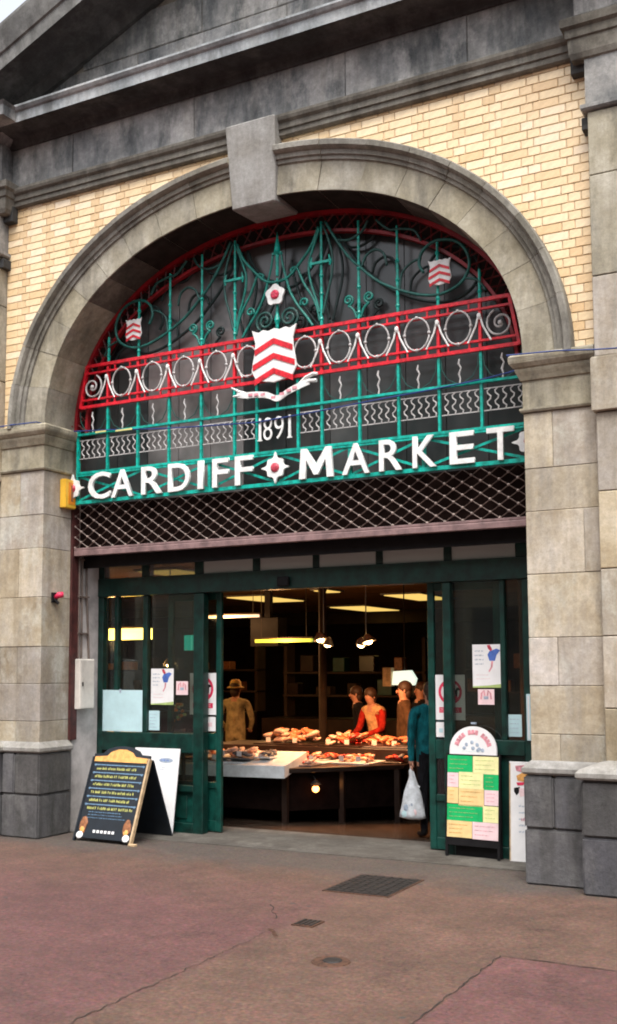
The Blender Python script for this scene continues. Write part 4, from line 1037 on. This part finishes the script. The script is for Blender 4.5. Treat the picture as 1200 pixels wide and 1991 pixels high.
cards = [(-1,.0,.99,.83,'greenpaper'),(.0,1,.99,.83,'yellowpaper'),
         (-1,-.55,.815,.68,'pinkpaper'),(-.55,.42,.82,.67,'yellowpaper'),(.42,1,.815,.66,'greenpaper'),
         (-1,-.55,.655,.51,'orangepaper'),(-.55,.45,.66,.49,'orangepaper'),(.45,1,.645,.51,'pinkpaper'),
         (-1,.40,.48,.33,'greenpaper'),(.40,1,.48,.335,'yellowpaper'),
         (-1,.0,.31,.16,'orangepaper'),(.0,1,.31,.155,'pinkpaper')]
for i, (u0, u1, v1, v0, mt) in enumerate(cards):
    z0, z1 = .06+v0*.80-.02, .06+v1*.80-.002; x0, x1 = u0*W2+.002, u1*W2-.002
    cd = onm('card', MB().box(x0, x1, -.0125-.0008*(i%2), -.0105, z0, z1), mt)
    b = MB(); lines(b, x0+.02, x1-.02, z0+.02, z1-.015, 3, -.0134, .7, .22)
    sub('text_print', b, M[{'greenpaper':'printlime','yellowpaper':'printlime','pinkpaper':'pink','orangepaper':'goldorange'}[mt]], cd)
for s in (-1,1):
    b = MB(); b.box(s*.236-.012, s*.236+.012, -.011, .011, .0, 1.0-.13); onm('frame_leg', b, 'black', bevel=.003)
b = MB(); b.box(-.24, .24, -.006, .006, .0, .86); o = sub('back_leaf', b, M['black'], mn); o.location = (0,.075,0); o.rotation_euler = (R(-.2),0,0)
b = MB(); b.box(-.02, .02, -.01, .02, 1.118, 1.135); onm('top_clip', b, 'printgrey')
rsn = thing('banner_panel', 'tall white panel with printed figures propped by the right pier', 'sign board', (2.13,.40,0), 0)
b = MB(); b.box(-.16, .24, -.008, .008, 0, .815); rp = sub('panel', b, M['paper'], rsn, bevel=.003); rp.rotation_euler = (-R(3),0,0)
sub('edge_strip', MB().box(-.16, -.15, -.0095, -.0082, .01, .80), M['wood'], rp)
for nm, mt, pts in (('pink_print','pink',[(-.11,.78),(-.03,.79),(-.05,.73),(-.10,.74)]), ('orange_print','goldorange',[(-.10,.70),(-.03,.735),(.05,.69),(-.02,.65),(-.09,.66)]), ('red_print','printred',[(-.10,.645),(-.03,.65),(-.04,.625),(-.09,.62)]), ('black_print','black',[(-.12,.60),(-.07,.61),(-.08,.56),(-.10,.54),(-.12,.57)]), ('face_print','pinkpaper',[(-.08,.60),(-.02,.60),(-.02,.54),(-.07,.53)])):
    sub(nm, MB().prism(pts, -.0105, -.0085), M[mt], rp)
b = MB(); lines(b, -.08, .1, .22, .48, 5, -.0085, .6, .3); sub('text_print', b, M['printgrey'], rp)
b = MB(); lines(b, -.06, .1, .33, .37, 1, -.0088, .6, .8); sub('text_print', b, M['pink'], rp)

# ------------------------------------------------------------------ market interior
obj('ceiling', MB().box(-16, 5, .60, 24, 2.92, 3.05), M['ceiling'], kind='structure')
obj('interior_wall', MB().box(-16, 5, 18, 18.2, -.4, 2.92), M['wallin'], kind='structure')
obj('interior_wall', MB().box(4.6, 4.8, .62, 18, -.4, 2.92), M['wallin'], kind='structure')
obj('interior_wall', MB().box(-14, -13.8, .62, 18, -.4, 2.92), M['wallin'], kind='structure')
obj('interior_wall', MB().box(-14, -2.415, .42, .62, -.4, 3.4), M['wallin'], kind='structure')
obj('interior_wall', MB().box(2.415, 4.8, .42, .62, -.4, 3.4), M['wallin'], kind='structure')
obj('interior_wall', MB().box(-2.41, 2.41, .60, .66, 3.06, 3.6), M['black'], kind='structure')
# ceiling battens
cl = thing('ceiling_beam', 'dark beam crossing the ceiling far inside the market', 'beam', (-4,14,2.8))
obj('beam', MB().box(-13, 3, 14.2, 14.5, 2.62, 2.919), M['wallin'], cl)
cl = thing('ceiling_beam', 'dark beam dropping low across the hall behind the fish stall', 'beam', (-4,6.6,2.2))
obj('beam', MB().box(-4.1, -3.6, 6.4, 6.7, 1.95, 2.40), M['black'], cl); obj('hanger', MB().box(-3.9, -3.8, 6.5, 6.6, 2.40, 2.919), M['black'], cl)
def ceil_panel(label, x, y, a, bb, rz=0):
    t = thing('ceiling_light', label, 'ceiling light', (x,y,2.9), rz, 'square lit ceiling panels')
    sub('frame', MB().box(-a/2-.05, a/2+.05, -bb/2-.05, bb/2+.05, -.008, .02), M['offwhite'], t); sub('diffuser', MB().box(-a/2, a/2, -bb/2, bb/2, -.02, -.0085), M['panelglow'], t)
ceil_panel('lit ceiling panel nearest the left of the door opening', -5.31, 9.0, .74, 1.6)
ceil_panel('lit ceiling panel in the middle of the door opening, set lowest', -5.10, 13.0, .80, 1.9)
ceil_panel('lit ceiling panel by the right door post', -2.63, 10.0, .68, 1.7)
ceil_panel('lit ceiling panel half hidden by the transom beam', -3.40, 7.75, .25, .5)
ceil_panel('lit ceiling panel seen through the left transom pane', -3.6, 3.5, .6, .7)
def striplight(label, x0, x1, y, z0, z1, mt, dy=.08):
    t = thing('strip_light', label, 'strip light', ((x0+x1)/2,y,z1)); obj('housing', MB().box(x0-.02, x1+.02, y+.005, y+dy, z1-.002, z1+.02), M['wallin'], t)
    obj('tube', MB().box(x0, x1, y+.01, y+dy-.01, z0, z1-.004), M[mt], t)
    L = bpy.data.lights.new('ceiling_fill', 'POINT'); L.energy = 15; L.color = (1,.50,.20); L.shadow_soft_size = .1  # warm fill light added beside the tube to brighten the ceiling
    lo = bpy.data.objects.new('ceiling_fill', L); C.objects.link(lo); lo.parent = t; lo.matrix_parent_inverse = t.matrix_world.inverted(); lo.location = ((x0+x1)/2, y-.2, z0-.05)
    for x in (x0+.1, x1-.1): b = MB(); b.tube([(x,y+dy/2,z1+.03),(x,y+dy/2,2.93)], .006, 5); obj('hanger', b, M['iron'], t)
striplight('thick yellow strip light seen through the left window', -5.20, -4.42, 4.0, 2.02, 2.18, 'tubeyellow', .2)
striplight('thin white strip light above the hat wearer', -4.9, -3.74, 6.0, 2.395, 2.44, 'tubewhite')
striplight('greenish strip light behind the hanging lamps', -3.79, -2.80, 6.0, 1.995, 2.05, 'tubegreen')
tsn = thing('teal_sign', 'small lit teal sign hanging inside the left window', 'sign', (-3.6,4,1.95))
for x0 in (-3.74,-3.60): obj('panel', MB().box(x0, x0+.11, 4.0, 4.04, 1.85, 2.06), M['tealsign'], tsn)
b = MB(); b.tube([(-3.61,4.02,2.06),(-3.61,4.02,2.92)], .006, 5); obj('hanger', b, M['iron'], tsn)
wl_ = thing('light_box', 'bright white light box beyond the shoppers', 'light box', (-1.33,6,1.45))
obj('lit_face', MB().prism([(-1.48,1.35),(-1.15,1.345),(-1.12,1.44),(-1.20,1.56),(-1.46,1.545)], 6.0, 6.1), M['coolbox'], wl_)
obj('case', MB().box(-1.62, -1.49, 5.99, 6.12, 1.33, 1.60), M['wood'], wl_)
b = MB(); b.tube([(-1.3,6.05,1.55),(-1.3,6.05,2.92)], .01, 5); obj('hanger', b, M['iron'], wl_)
def pendant(label, x, y, z, tilts, power):
    t = thing('pendant_lamp', label, 'pendant lamp', (x,y,z), 0, 'heat lamps over the fish stall')
    b = MB(); b.tube([(0,0,.06),(0,0,2.92-z)], .007, 6); sub('cord', b, M['shade'], t)
    for k, (dx, dz, s_) in enumerate(tilts):
        b = MB(); b.lathe([(.012,.07),(.03,.06),(.05,.03),(.085*s_,-.01),(.088*s_,-.018),(.078*s_,-.012),(.045,.025)], 0, 0, 16)
        o = sub('shade', b, M['shade'], t, smooth=True); o.location = (dx, 0, dz); o.rotation_euler = (0, R(14 if k else -14), 0)
        b = MB(); b.ball((0,0,-.012), .042, 1, 1, .8, 10, 6); q = sub('bulb', b, M['bulb'], o, smooth=True)
    L = bpy.data.lights.new('lamp_light', 'SPOT'); L.energy = power; L.color = (1,.46,.19); L.shadow_soft_size = .04; L.spot_size = R(136); L.spot_blend = .35
    lo = bpy.data.objects.new('lamp_light', L); C.objects.link(lo); lo.parent = t; lo.location = (0,0,-.09); lo.rotation_euler = (R(24),0,0)
pendant('pair of metal heat lamps hanging left of the two clusters', -.76, 2.4, 1.93, [(-.045,.0,1),(.055,-.055,.8)], 75)
pendant('pair of metal heat lamps hanging right of the two clusters', -.235, 2.4, 1.90, [(.03,.0,1),(-.06,-.035,.7)], 75)
pendant('single small warm lamp seen through the left window', -2.72, 2.2, 1.66, [(0,0,1)], 30)
# fish stall
st = thing('fish_stall', 'dark fish stall just inside the open doors', 'market stall', (-1,2.4,0))
obj('base', MB().slab([(-2.9,2.5),(-.95,2.5),(-.2,3.0),(-.2,3.45),(-2.9,3.45)], -.12, .50), M['soot'], st)
for x, y in ((-.84,1.62),(-2.0,1.62),(.06,2.52),(-.4,2.08),(.06,3.4)): obj('leg', MB().box(x-.03, x+.03, y, y+.05, -.12, .50), M['counter'], st)
obj('apron', MB().slab([(-2.88,1.66),(-.83,1.66),(.08,2.58),(.08,2.60),(-.84,1.69),(-2.88,1.69)], .10, .50), M['soot'], st)  # black sheet added to carry the dark void below the counter
obj('counter_top', MB().slab([(-2.92,1.56),(-.78,1.56),(.16,2.50),(.16,3.52),(-2.92,3.52)], .502, .555), M['counter'], st, bevel=.006)
obj('back_tier', MB().slab([(-2.5,2.75),(.10,2.78),(.10,3.45),(-2.5,3.45)], .556, .69), M['counter'], st, bevel=.006)
tr = thing('display_tray', 'long white tray with ice at the front of the stall', 'tray', (-1.5,1.7,.5))
b = MB(); b.add([(-2.7,1.48,.435),(-.76,1.48,.455),(-.76,1.48,.585),(-2.7,1.48,.56),(-2.7,1.98,.56),(-.76,1.98,.58),(-.76,1.98,.70),(-2.7,1.98,.675)],
      [(0,1,2,3),(3,2,6,7),(1,5,6,2),(0,3,7,4),(4,7,6,5),(0,4,5,1)]); obj('body', b, M['tray'], tr, bevel=.004)
# the fish and cuts: each tray a thing with its pieces as parts
def heap(label, x0, x1, y0, y1, z, mats, n, h=.05, size=.055):
    n = int(n*1.7); size *= .72
    t = thing('fish_tray', label, 'food tray', ((x0+x1)/2,(y0+y1)/2,z))
    obj('dish', MB().box(x0, x1, y0, y1, z, z+.015), M[random.choice(['tray','scales','counter'])], t, bevel=.003)
    if x1-x0 > .4:
        for u in (.25, .7):
            cx_ = (u-.5)*(x1-x0); cd = sub('price_card', MB().box(cx_-.03, cx_+.03, -(y1-y0)/2+.02, -(y1-y0)/2+.023, .03, .085), M['paper'], t)
    for k in range(n):
        x = random.uniform(x0+.04, x1-.04); y = random.uniform(y0+.04, y1-.04); s_ = size*random.uniform(.6,1.3)
        b = MB(); b.ball((0,0,0), s_, 1.5, .8, .45, 8, 5, .16)
        o = obj('fillet', b, M[random.choice(mats)], None, smooth=True); o.parent = t
        o.location = (x-(x0+x1)/2, y-(y0+y1)/2, .02+s_*.4+random.uniform(0,h)); o.rotation_euler = (random.uniform(-.4,.4), random.uniform(-.5,.5), random.uniform(0,3.1))
heap('tray of pale orange fillets at the far left of the front row', -2.35, -1.72, 1.55, 1.95, .61, ['meatpink','meat'], 20)
heap('tray of pink fillets and grey fish behind the white tray edge', -1.70, -1.22, 1.55, 1.96, .63, ['meatpink','scales','meat','meatpink'], 20)
heap('tray with a curled dark fish at the right end of the ice', -1.20, -1.0, 1.60, 1.90, .645, ['scales','meatpink'], 5, .02)
heap('tray of small orange pieces at the left of the ice edge', -2.5, -1.3, 1.52, 1.62, .585, ['meat','meatpink'], 10, .0, .03)
heap('tall heap of pale pink fillets on the back tier left', -1.95, -1.15, 2.85, 3.35, .69, ['meatpink','meatpink','meat'], 22, .11, .08)
heap('tray of red and orange cuts behind the white tray', -1.15, -.62, 2.1, 2.6, .56, ['meat','meatred','scales','meatpink'], 22, .06, .045)
heap('tray of orange fillets in the middle of the front edge', -.60, -.15, 2.25, 2.72, .556, ['meat','meatpink','meatred'], 26, .05, .042)
heap('tray of red meat in the middle of the back tier', -1.08, -.55, 2.85, 3.35, .69, ['meat','meatred','meatpink'], 24, .09, .06)
heap('tray of orange cuts on the back tier right', -.50, .05, 2.85, 3.35, .69, ['meat','meatred','meat'], 24, .07)
heap('tray of dark and red cuts at the right corner', -.12, .12, 2.52, 2.8, .556, ['meatred','scales','meat'], 8, .03)
heap('tray of small red pieces between the ice and the back tier', -1.9, -1.2, 2.1, 2.6, .56, ['meat','meatred','meatpink'], 18, .05, .05)
heap('tray of pale fillets tucked behind the left stile', -2.6, -2.0, 2.15, 2.65, .56, ['meatpink','meat'], 14, .05, .05)
heap('narrow tray of orange pieces along the slanting front edge', -.95, -.62, 1.80, 2.05, .556, ['meat','meatpink','meatred'], 8, .03, .045)
em = thing('counter_lamp', 'small glowing orange lamp low on the front of the stall', 'lamp', (-.55,1.8,.33))
b = MB(); b.ball((-.56,1.80,.33), .038, 1, 1, 1, 10, 6); obj('bulb', b, M['ember'], em, smooth=True)
b = MB(); b.lathe([(.03,.36),(.06,.38),(.02,.42)], -.56, 1.80, 10); obj('cap', b, M['iron'], em)
b = MB(); b.tube([(-.56,1.80,.42),(-.62,1.86,.46)], .008, 5); obj('bracket', b, M['iron'], em)
# other stalls deeper in
def backstall(label, x0, x1, y, zt, cols):
    t = thing('back_stall', label, 'market stall', ((x0+x1)/2,y,-.25))
    obj('counter', MB().box(x0, x1, y, y+.8, -.28, zt), M['counter'], t, bevel=.01)
    for k in range(2):
        sz = zt+.35+k*.4; sf = obj('shelf', MB().box(x0, x1, y+.75, y+1.1, sz, sz+.03), M['wallin'], t)
    for x in (x0, x1-.06): obj('upright', MB().box(x, x+.06, y+.8, y+1.1, zt, 2.1), M['wallin'], t)
    x = x0+.08; k = 0
    while x < x1-.3:
        w_ = random.uniform(.15,.3); h = random.uniform(.12,.3); zb = zt+.38+.4*(k%2)
        obj('goods', MB().box(x, x+w_, y+.78, y+1.0, zb, zb+h), M[random.choice(cols)], t, bevel=.01); x += w_+.05; k += 1
backstall('dim back stall with brown and green goods behind the fish stall', -4.6, -1.9, 7.6, .75, ['wallin','brownprint','greenlit','counter'])
backstall('dim back stall far to the left behind the window', -9.5, -5.5, 8.2, .8, ['wallin','brownprint','goldorange'])
backstall('back stall with green shelves at the right of the hall', -1.6, 1.6, 8.6, .8, ['greenlit','printlime','wallin','brownprint'])
for i, (x, y) in enumerate(((-2.4,5.6),(.6,5.6))):
    t = thing('iron_column', ['slim dark column behind the hat wearer','slim dark column behind the right door post'][i], 'column', (x,y,-.2)); b = MB(); b.lathe([(.11,-.25),(.11,.0),(.06,.05),(.055,2.7),(.10,2.85),(.12,2.919)], x, y, 14); obj('shaft', b, M['wallin'], t, smooth=True)
fwr = thing('flower_bunch', 'bunch of orange flowers standing in the left window', 'flowers', (-2.0,1.35,.7))
b = MB(); b.lathe([(.05,.72),(.07,.86),(.075,.95)], -2.0, 1.35, 12); obj('vase', b, M['scales'], fwr)
for k in range(16):
    th = random.uniform(0,6.28); rr2 = random.uniform(0,.09); x, y, z = -2.0+rr2*math.cos(th), 1.35+rr2*math.sin(th), random.uniform(1.03,1.22)
    b = MB(); b.ball((x,y,z), .026, 1, 1, .7, 7, 4, .2); obj('bloom', b, M['orangep' if k % 3 else 'printlime'], fwr)
    b = MB(); b.tube([(-2.0,1.35,.9),(x,y,z)], .003, 4); obj('stem', b, M['greenlit'], fwr)
tb_ = thing('side_table', 'dark side table behind the left window', 'table', (-2.0,1.3,0))
obj('tabletop', MB().box(-2.32, -1.75, 1.1, 1.5, .68, .715), M['counter'], tb_)
for x in (-2.3,-1.8):
    for y in (1.12,1.46): obj('leg', MB().box(x, x+.03, y, y+.03, -.02, .68), M['counter'], tb_)

# ------------------------------------------------------------------ people
def skin(nodes, edges, root, lv=2):
    me = bpy.data.meshes.new('tmp'); names = list(nodes); me.from_pydata([nodes[k][0] for k in names], [(names.index(a), names.index(b)) for a, b in edges], [])
    o = bpy.data.objects.new('tmp', me); C.objects.link(o); md = o.modifiers.new('s', 'SKIN'); md.use_smooth_shade = True
    sv = me.skin_vertices[0].data
    for i, k in enumerate(names):
        r = nodes[k][1]; sv[i].radius = r if isinstance(r, tuple) else (r, r); sv[i].use_root = (k == root)
    sd = o.modifiers.new('d', 'SUBSURF'); sd.levels = lv; sd.render_levels = lv
    dg = bpy.context.evaluated_depsgraph_get(); res = bpy.data.meshes.new_from_object(o.evaluated_get(dg)); bpy.data.objects.remove(o); return res
def person(label, loc, rz, H, mats, arms=None, lean_=0.0, hair='black', hat=None, wide=1.0, sleeve=None, head_yaw=0.0, stoop=0.0):
    """faces local -Y.  mats: top, legs, shoes"""
    t = thing('person', label, 'person', loc, rz)
    s = H/1.70
    def V(x, y, z): # lean forward (towards -Y) above the hips
        k = max(0, z-.95); return (x*s, (y-lean_*k-stoop*max(0, z-1.3))*s, (z-.04*k*abs(lean_)*4)*s)
    W = wide
    nd = {'pel':(V(0,0,.95),(.15*s*W,.11*s*W)), 'waist':(V(0,0,1.10),(.145*s*W,.105*s*W)), 'chest':(V(0,0,1.27),(.16*s*W,.115*s*W)), 'sho':(V(0,.01,1.38),(.12*s*W,.085*s)),
          'neck':(V(0,0,1.46),.052*s), 'jaw':(V(0,-.015,1.53),.066*s), 'skull':(V(0,.0,1.60),(.078*s,.09*s)), 'crown':(V(0,.005,1.655),.055*s)}
    eg = [('pel','waist'),('waist','chest'),('chest','sho'),('sho','neck'),('neck','jaw'),('jaw','skull'),('skull','crown')]
    arms = arms or {}
    for q, n_ in ((1,'l'),(-1,'r')):
        el, wr = arms.get(n_, ((.235*q,.03,1.09),(.25*q,-.03,.86)))
        nd['sh'+n_] = (V(.185*q*W**.5,.01,1.38), .062*s); nd['el'+n_] = (V(*el), .048*s); nd['wr'+n_] = (V(*wr), .034*s)
        d = (Vector(wr)-Vector(el)).normalized(); pm = Vector(wr)+d*.055
        nd['pm'+n_] = (V(*pm), (.040*s,.024*s))
        eg += [('sho','sh'+n_),('sh'+n_,'el'+n_),('el'+n_,'wr'+n_),('wr'+n_,'pm'+n_)]
        nd['hp'+n_] = (V(.085*q,0,.88), .088*s*W**.5); nd['kn'+n_] = (V(.095*q,-.015,.50), .062*s); nd['an'+n_] = (V(.10*q,.01,.10), .043*s); nd['he'+n_] = (V(.10*q,.02,.05), .045*s); nd['to'+n_] = (V(.11*q,-.13,.035), .036*s)
        eg += [('pel','hp'+n_),('hp'+n_,'kn'+n_),('kn'+n_,'an'+n_),('an'+n_,'he'+n_),('he'+n_,'to'+n_)]
    body = skin(nd, eg, 'pel')
    tagm = {}
    for a, b2 in eg:
        k = (a, b2)
        if b2[:2] in ('ne',) or a in ('neck','jaw','skull') or b2[:2] == 'pm': tagm[k] = 0
        elif b2[:2] in ('el','wr') and sleeve: tagm[k] = 4
        elif b2[:2] in ('sh','el','wr') or b2 in ('waist','chest','sho'): tagm[k] = 1
        elif b2[:2] in ('hp','kn','an'): tagm[k] = 2
        else: tagm[k] = 3
    for mt in (M['skin'], mats[0], mats[1], mats[2], sleeve or mats[0]): body.materials.append(mt)
    segs = [(Vector(nd[a][0]), Vector(nd[b2][0]), i) for (a, b2), i in tagm.items()]
    for p in body.polygons:
        best = 9e9; bi = 0
        for A, B, i in segs:
            d = B-A; u = max(0, min(1, (p.center-A).dot(d)/d.length_squared)); q = (p.center-(A+d*u)).length
            if q < best: best, bi = q, i
        if bi == 2 and p.center.z > nd['pel'][0][2]-.02*s: bi = 1
        p.material_index = bi
    bm = bmesh.new(); bm.from_mesh(body)
    for n_, q in (('l',1),('r',-1)):      # fingers and thumb, merged into the body mesh
        el = Vector(nd['el'+n_][0]); wr = Vector(nd['wr'+n_][0]); pm = Vector(nd['pm'+n_][0]); d = (pm-wr).normalized(); sd_ = Vector((0,1,0)) if abs(d.y) < .7 else Vector((1,0,0)); sd_ = (sd_-d*sd_.dot(d)).normalized(); cu = d.cross(sd_)*q
        for k in range(5):
            if k < 4: o0 = pm+sd_*(.024-.016*k)*s; L1 = [.042,.047,.044,.034][k]*s; p1 = o0+d*L1; p2 = p1+(d*.55-cu*.8)*L1*.55
            else: o0 = wr+d*.02*s+sd_*.03*s; p1 = o0+(d*.6+sd_*.7)*.035*s; p2 = p1+(d*.9-cu*.3)*.025*s
            f = MB(); f.tube([o0,p1,p2], [.0095*s,.0085*s,.006*s], 6)
            vs = [bm.verts.new(v) for v in f.v]
            for fc in f.f:
                try: nf = bm.faces.new([vs[i] for i in fc]); nf.material_index = 0; nf.smooth = True
                except ValueError: pass
    # nose and ears
    f = MB(); hy = nd['jaw'][0][1]; f.ball((0,hy-.075*s,nd['jaw'][0][2]+.035*s), .018*s, .7, 1, 1.3, 6, 4)
    for q in (-1,1): f.ball((q*.076*s,hy+.015*s,nd['jaw'][0][2]+.045*s), .02*s, .4, .8, 1.3, 6, 4)
    vs = [bm.verts.new(v) for v in f.v]
    for fc in f.f: nf = bm.faces.new([vs[i] for i in fc]); nf.material_index = 0; nf.smooth = True
    bm.to_mesh(body); bm.free()
    for p in body.polygons: p.use_smooth = True
    o = bpy.data.objects.new('body', body); C.objects.link(o); o.parent = t
    hy, hz = nd['skull'][0][1], nd['skull'][0][2]
    if hair:
        b = MB(); b.ball((0,hy+.02*s,hz+.02*s), .098*s, .92, 1.02, .98, 12, 8, .04); b.ball((0,hy+.05*s,hz-.05*s), .075*s, 1, .75, 1.1, 10, 6, .05)
        sub('hair', b, M[hair], t, smooth=True)
    if hat:
        b = MB(); z0 = hz+.03*s; b.lathe([(.0,z0+.115*s),(.06*s,z0+.11*s),(.085*s,z0+.07*s),(.093*s,z0+.01*s),(.135*s,z0-.012*s),(.137*s,z0-.02*s),(.09*s,z0-.006*s)], 0, hy, 20); sub('hat', b, M[hat], t, smooth=True)
    for q in (-1,1):
        b = MB(); b.ball((q*.03*s,hy-.083*s,nd['jaw'][0][2]+.062*s), .010*s, 1, .6, .7, 6, 4); sub('eye', b, M['black'], t)
    b = MB(); b.ball((0,nd['jaw'][0][1]-.062*s,nd['jaw'][0][2]-.005*s), .02*s, 1, .3, .3, 6, 4); sub('mouth', b, M['rose'], t)
    return t, nd
def cloth(n, col):
    mt = paint(n, col, .95, 0, .38, 7, .2); t = mt.node_tree
    bump(t, t.nodes['Principled BSDF'], noise(t, 9, 3, .6, sc=(1.6,1.6,.5)), .9, .05); return mt
M['khaki'] = cloth('khaki_cloth', (.50,.41,.22))
M['tealcloth'] = cloth('teal_knit', (.008,.17,.20))
M['darkcloth'] = cloth('dark_cloth', (.012,.012,.016))
M['orangecloth'] = cloth('orange_cloth', (.86,.50,.26))
M['redcloth'] = cloth('red_cloth', (.55,.03,.02))
M['browncloth'] = cloth('brown_cloth', (.10,.055,.03))
M['hairbrown'] = paint('brown_hair', (.05,.022,.012), .6, 0, .3, 30)
M['straw'] = paint('straw_hat', (.55,.36,.10), .8, 0, .2, 30)
def flz(y): return ramp_floor(y)
person('person in khaki shirt and brimmed hat seen from behind at the stall', (-3.52,5.0,flz(5)), R(195), 1.58, (M['khaki'],M['khaki'],M['black']), hat='straw', hair='hairbrown', wide=1.08,
       arms={'l':((.27,.0,1.12),(.20,-.16,.98)), 'r':((-.27,.0,1.12),(-.20,-.16,.98))})
person('person in a dark jacket bending toward the stall', (-1.50,5.0,flz(5)), R(-62), 1.54, (M['darkcloth'],M['darkcloth'],M['black']), lean_=.15, hair='hairbrown')
person('person in a bright orange top with red sleeves serving at the stall', (-1.02,4.5,flz(4.5)), R(-20), 1.52, (M['orangecloth'],M['darkcloth'],M['black']), lean_=.3, hair='hairbrown', sleeve=M['redcloth'],
       arms={'l':((.22,-.12,1.10),(.12,-.36,1.02)), 'r':((-.24,-.12,1.10),(-.20,-.36,.98))})
person('person with reddish face standing in the gloom by the light box', (-.88,5.6,flz(5.6)), R(-40), 1.60, (M['darkcloth'],M['darkcloth'],M['black']), hair='hairbrown')
person('person in a brown coat beside the shopper in teal', (-.42,3.9,flz(3.9)), R(-60), 1.56, (M['browncloth'],M['darkcloth'],M['black']), hair='hairbrown', wide=1.05)
tw, nd = person('shopper in a teal jumper and dark trousers carrying a plastic bag', (.90,1.40,flz(1.4)), R(-135), 1.48, (M['tealcloth'],M['darkcloth'],M['black']), hair='hairbrown', wide=1.3,
       arms={'l':((.25,.03,1.09),(.24,-.0,.84)), 'r':((-.235,.02,1.10),(-.235,-.03,.86))})
tw.matrix_world; bpy.context.view_layer.update()
hand = tw.matrix_world @ Vector(nd['pml'][0])
hand2 = tw.matrix_world @ Vector(nd['pmr'][0])
hd = hand if hand.x < hand2.x else hand2
if True:   # the hand nearer the street holds the bag
    hd = min((hand, hand2), key=lambda v: v.y)
bgt = thing('carrier_bag', 'white plastic carrier bag hanging from the teal shopper hand', 'bag', (hd.x,hd.y,hd.z-.03))
b = MB(); seg = 20; prof2 = [(.012,.015,.0),(.020,.02,-.05),(.035,.03,-.10),(.055,.05,-.15),(.085,.062,-.22),(.105,.07,-.32),(.122,.075,-.42),(.128,.07,-.455),(.08,.045,-.47)]
vs = []
for i, (rx, ry, z) in enumerate(prof2):
    for k in range(seg):
        th = 2*math.pi*k/seg; q = 1+.10*math.sin(5*th+i*.5)*(i/8)+random.uniform(-.03,.03)
        vs.append((rx*q*math.cos(th)+.006*i*.4, ry*q*math.sin(th), z))
n = len(prof2); b.add(vs, [(i*seg+(k+1)%seg,i*seg+k,(i+1)*seg+k,(i+1)*seg+(k+1)%seg) for i in range(n-1) for k in range(seg)]+[tuple(range((n-1)*seg+seg-1,(n-1)*seg-1,-1))])
sub('sack', b, M['bag'], bgt, smooth=True)
b = MB(); b.tube([(-.012,.0,-.09),(-.018,.0,-.02),(0,0,.035),(.018,0,-.02),(.06,0,-.15),(.085,0,-.17)], .007, 6); sub('handle', b, M['bag'], bgt)
for x, z, mt in ((-.03,-.36,'printgrey'),(.02,-.34,'printgrey'),(-.05,-.42,'bluepaper'),(.05,-.40,'pinkpaper')):
    b = MB(); b.ball((x,-.066,z), .028, 1, .25, 1.2, 8, 5); sub('print', b, M[mt], bgt)
for o in bpy.data.objects:      # print too small to pick apart letter by letter
    if o.name.split('.')[0] in ('text_print', 'chalk_text', 'price_text'): o['kind'] = 'stuff'
